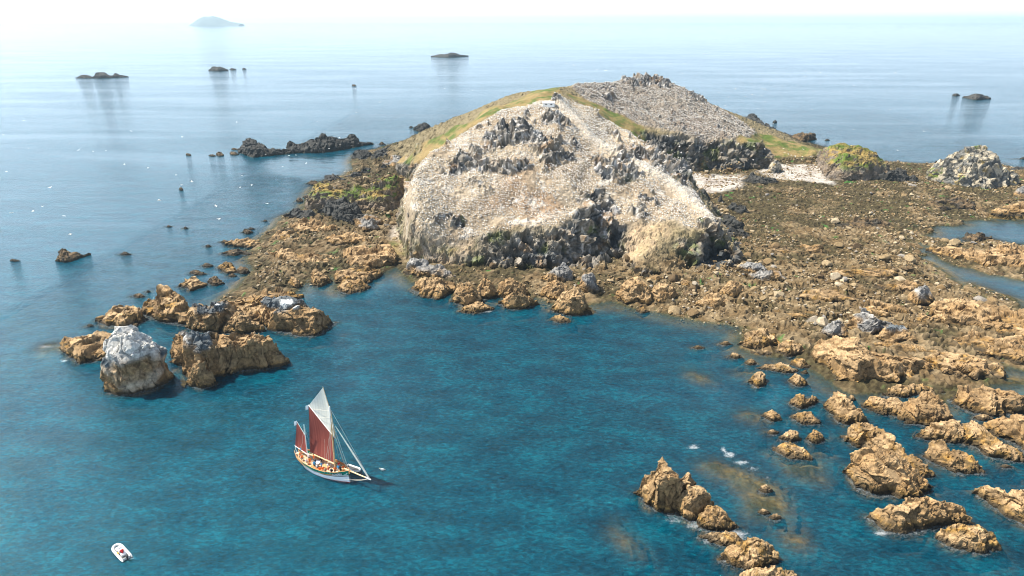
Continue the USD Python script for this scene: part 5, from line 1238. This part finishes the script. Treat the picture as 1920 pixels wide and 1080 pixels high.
sail('mainsail', [(3.75, .34, 2.65), (11.15, .1, 2.95), (11.75, .12, 9.1), (4.75, .68, 13.65)], .55, M['sail_red'])
sail('topsail', [(4.8, .72, 13.85), (11.85, .2, 9.25), (11.35, .3, 14.4), (9.97, .35, 19.6)], .35, M['sail_white'])
sail('mizzen_sail', [(-.6, .28, 2.62), (3.2, .05, 2.15), (3.42, .06, 6.35), (.88, .33, 8.85)], .25, M['sail_red'])
obj('rolled_jib', tube_mesh([(12.4, .2, 12.0), (16.3, .25, 7.5), (20.2, .3, 2.95)], [.06, .17, .15], 8), M['sail_white'], boat, smooth=60)
def flag(name, x, y, z, mat):
    n = 8
    u, w = np.meshgrid(np.linspace(0, 1, n), np.linspace(0, 1, 5), indexing='ij')
    p = np.stack([x - .75 * u - .15 * w, y + .12 * np.sin(u * 6), z - 1.05 * w - .35 * u], -1)
    return obj(name, (p.reshape(-1, 3), grid_faces(n, 5)), mat, boat)
flag('flag', 4.6, .7, 13.8, M['hull_white']); flag('flag', .75, .35, 9.0, M['hull_white'])
# rigging
for a, b, r in [((11.6, 0, 15.9), (20.4, .3, 2.9), .03), ((11.55, 0, 13.2), (15.3, .0, 2.8), .03), ((11.5, 0, 12.2), (10.4, -2.1, 1.7), .026), ((11.5, 0, 12.2), (11.1, -2.0, 1.8), .026), ((11.5, 0, 12.2), (11.8, -1.9, 1.9), .026),
                ((11.5, 0, 12.2), (10.4, 2.1, 1.7), .026), ((11.5, 0, 12.2), (11.8, 1.9, 1.9), .026), ((11.5, 0, 12.2), (12.9, 1.3, 2.1), .026), ((11.5, 0, 11.6), (13.5, .9, 2.2), .03), ((11.55, 0, 14.5), (14.6, .35, 2.5), .026),
                ((3.4, 0, 9.0), (2.9, -1.6, 1.6), .022), ((3.4, 0, 9.0), (2.9, 1.6, 1.6), .022), ((-.7, .3, 2.5), (1.2, -.9, 1.85), .03), ((20.3, .3, 2.65), (15.2, 0, .35), .03), ((20.3, .3, 2.65), (14.6, -.9, 1.0), .026), ((4.0, .3, 2.5), (4.2, -1.5, 1.5), .026),
                ((11.55, 0, 13.6), (7.5, .45, 12.0), .022), ((11.58, 0, 15.2), (5.6, .65, 13.2), .022), ((9.3, -.1, 8.0), (8.2, -.1, 1.7), .022)]:
    obj('rigging_line', tube_mesh([a, b], r, 5), M['rope'], boat)
# people aboard (x forward, y to port)
CREW = [(1.0, .3, 'stand', 'blue', 'navy', 1, 'person in a blue top at the stern of the boat'), (1.7, -.5, 'sit', 'orange', 'black', 0, 'person in orange sitting at the stern rail'), (2.3, .5, 'stand', 'white', 'tan', 0, 'person in white standing just ahead of the stern'), (2.6, -.9, 'sit', 'orange', 'navy', 1, 'person in orange sitting by the starboard quarter'),
        (3.9, -.2, 'stand', 'white', 'navy', 2, 'person in white with a pale cap by the mizzen mast'), (4.3, -1.2, 'sit', 'white', 'tan', 1, 'person in white sitting on the rail below the boom end'), (4.9, .2, 'stand', 'orange', 'orange', 0, 'person in full orange suit standing under the boom'), (5.1, -1.0, 'walk', 'orange', 'orange', 0, 'stooping person in orange beside the orange-suited one'),
        (6.2, -.7, 'stand', 'navy', 'black', 0, 'person in navy standing amidships'), (6.7, -1.3, 'walk', 'blue', 'black', 1, 'person in blue and black stepping along the rail'), (6.9, .3, 'stand', 'black', 'black', 0, 'person in black standing behind the navy one'), (7.4, -1.35, 'sit', 'white', 'navy', 2, 'person in white with a cap on the starboard bench'),
        (8.3, -.9, 'stand', 'blue', 'tan', 1, 'person in a bright blue top before the skylight'), (8.6, -1.6, 'sit', 'orange', 'orange', 0, 'person in orange leaning at the midship rail'), (9.2, -1.3, 'sit', 'orange', 'tan', 2, 'person in orange with a white cap ahead of the skylight'), (9.7, -.5, 'stand', 'white', 'red', 1, 'person in white and red by the mast shrouds'),
        (10.0, -1.5, 'sit', 'tan', 'navy', 0, 'person in tan sitting at the shroud foot'), (10.7, .6, 'stand', 'green', 'black', 0, 'person in green standing close behind the mast'), (11.6, .7, 'stand', 'red', 'navy', 0, 'person in red standing ahead of the mast'), (11.4, -1.1, 'sit', 'navy', 'black', 1, 'person in navy sitting ahead of the shrouds'),
        (12.2, -.9, 'stand', 'orange', 'navy', 1, 'person in orange standing on the foredeck'), (12.5, -.2, 'stand', 'blue', 'white', 0, 'person in a light blue top on the foredeck'), (12.9, .6, 'sit', 'orange', 'orange', 0, 'person in orange crouched at the windlass'), (13.3, -.45, 'stand', 'black', 'green', 0, 'person in black at the bow rail')]
for k, (x, y, pose, top, legs, hair, lab) in enumerate(CREW):
    z = float(np.interp(x, stx, deck_z))
    lim = float(np.interp(x, stx, beam)) - .4
    person(lab, Bw(x, float(np.clip(y, -lim, lim)), z + (.03 if pose != 'sit' else .0)), BRZ + rng.uniform(-130, 130), pose, top, legs, hair, k % 2)

# ------------------------------------------------------------------ inflatables
M['rubber'] = plain('grey_rubber', (0.62, 0.61, 0.58), 0.5, 0.4, 0.08, 3.0)
M['dark_rubber'] = plain('dark_floor', (0.05, 0.055, 0.06), 0.7)
M['motor'] = plain('motor_black', (0.02, 0.02, 0.022), 0.35)
M['yellow'] = plain('yellow_bag', (0.75, 0.35, 0.03), 0.6)

def inflatable(name, label, at, rz, length, width, console=True):
    t = thing(name, label, 'dinghy', at, (0, 0, rz))
    r = .24 * width / 2.0
    hw = width / 2 - r
    an = np.linspace(-math.pi / 2, math.pi / 2, 11)
    side = lambda s: [(x, s * hw, .22 + .02 * x) for x in np.linspace(-length / 2, length / 2 - hw * 1.5, 6)]
    bow = [(length / 2 - hw * 1.5 + math.cos(a) * hw * 1.5, math.sin(a) * hw, .22 + .03 * length / 2 + .14 * math.cos(a)) for a in an]
    path = side(-1)[:-1] + bow + side(1)[::-1][1:]
    rad = np.full(len(path), r); rad[0] = rad[-1] = r * .45
    obj('tube', tube_mesh(path, rad, 10), M['rubber'], t, smooth=60)
    fl = np.array([(-length / 2 + .25, -hw, .10), (length / 2 - hw * 1.4, -hw, .14), (length / 2 - .2, 0, .22), (length / 2 - hw * 1.4, hw, .14), (-length / 2 + .25, hw, .10)])
    fl2 = fl * np.array([1, .6, 1]) - np.array([0, 0, .35])
    obj('floor', (np.vstack([fl, fl2]), np.array([[0, 1, 2], [0, 2, 3], [0, 3, 4], [5, 7, 6], [5, 8, 7], [5, 9, 8]] + [q for k in range(5) for q in ([k, k + 5, (k + 1) % 5 + 5], [k, (k + 1) % 5 + 5, (k + 1) % 5])])), M['dark_rubber'], t)
    obj('transom', box((.08, hw * 2, .45), (-length / 2 + .28, 0, .25)), M['rubber'], t)
    if console:
        obj('console', cat_([box((.55, .7, .75), (.25, .0, .5)), box((.15, .6, .25), (.42, 0, .98))]), M['hull_white'], t)
        obj('seat', box((.6, .75, .42), (-.75, 0, .33)), M['hull_white'], t)
        obj('locker', box((.7, .8, .35), (1.2, 0, .34)), M['hull_white'], t)
        obj('motor', cat_([ellip((.34, .2, .24), (-length / 2 - .05, 0, .78), 2), box((.2, .14, .8), (-length / 2 - .02, 0, .3))]), M['motor'], t, smooth=40)
        obj('bag', ellip((.25, .18, .18), (.1, .55, .35), 1), M['yellow'], t)
    return t

rc, rb, rs = W(228, 1037, .1), W(214, 1022, .3), W(241, 1051, .3)
rrz = math.degrees(math.atan2(*(rb - rs)[:2][::-1]))
inflatable('motor_dinghy', 'small pale grey inflatable motor boat with a driver at lower left', (rc[0], rc[1], 0.0), rrz, 4.7, 1.9)
person('person in a red jacket and white cap driving the inflatable boat', (rc[0] - .55 * math.cos(math.radians(rrz)), rc[1] - .55 * math.sin(math.radians(rrz)), .14), rrz, 'sit', 'red', 'navy', 2)
tc_ = W(661, 878, .3)
inflatable('tender_dinghy', 'empty white inflatable tender lying alongside the bow of the sailing boat', (tc_[0], tc_[1], 0.0), BRZ + 4, 3.6, 1.7, console=False)
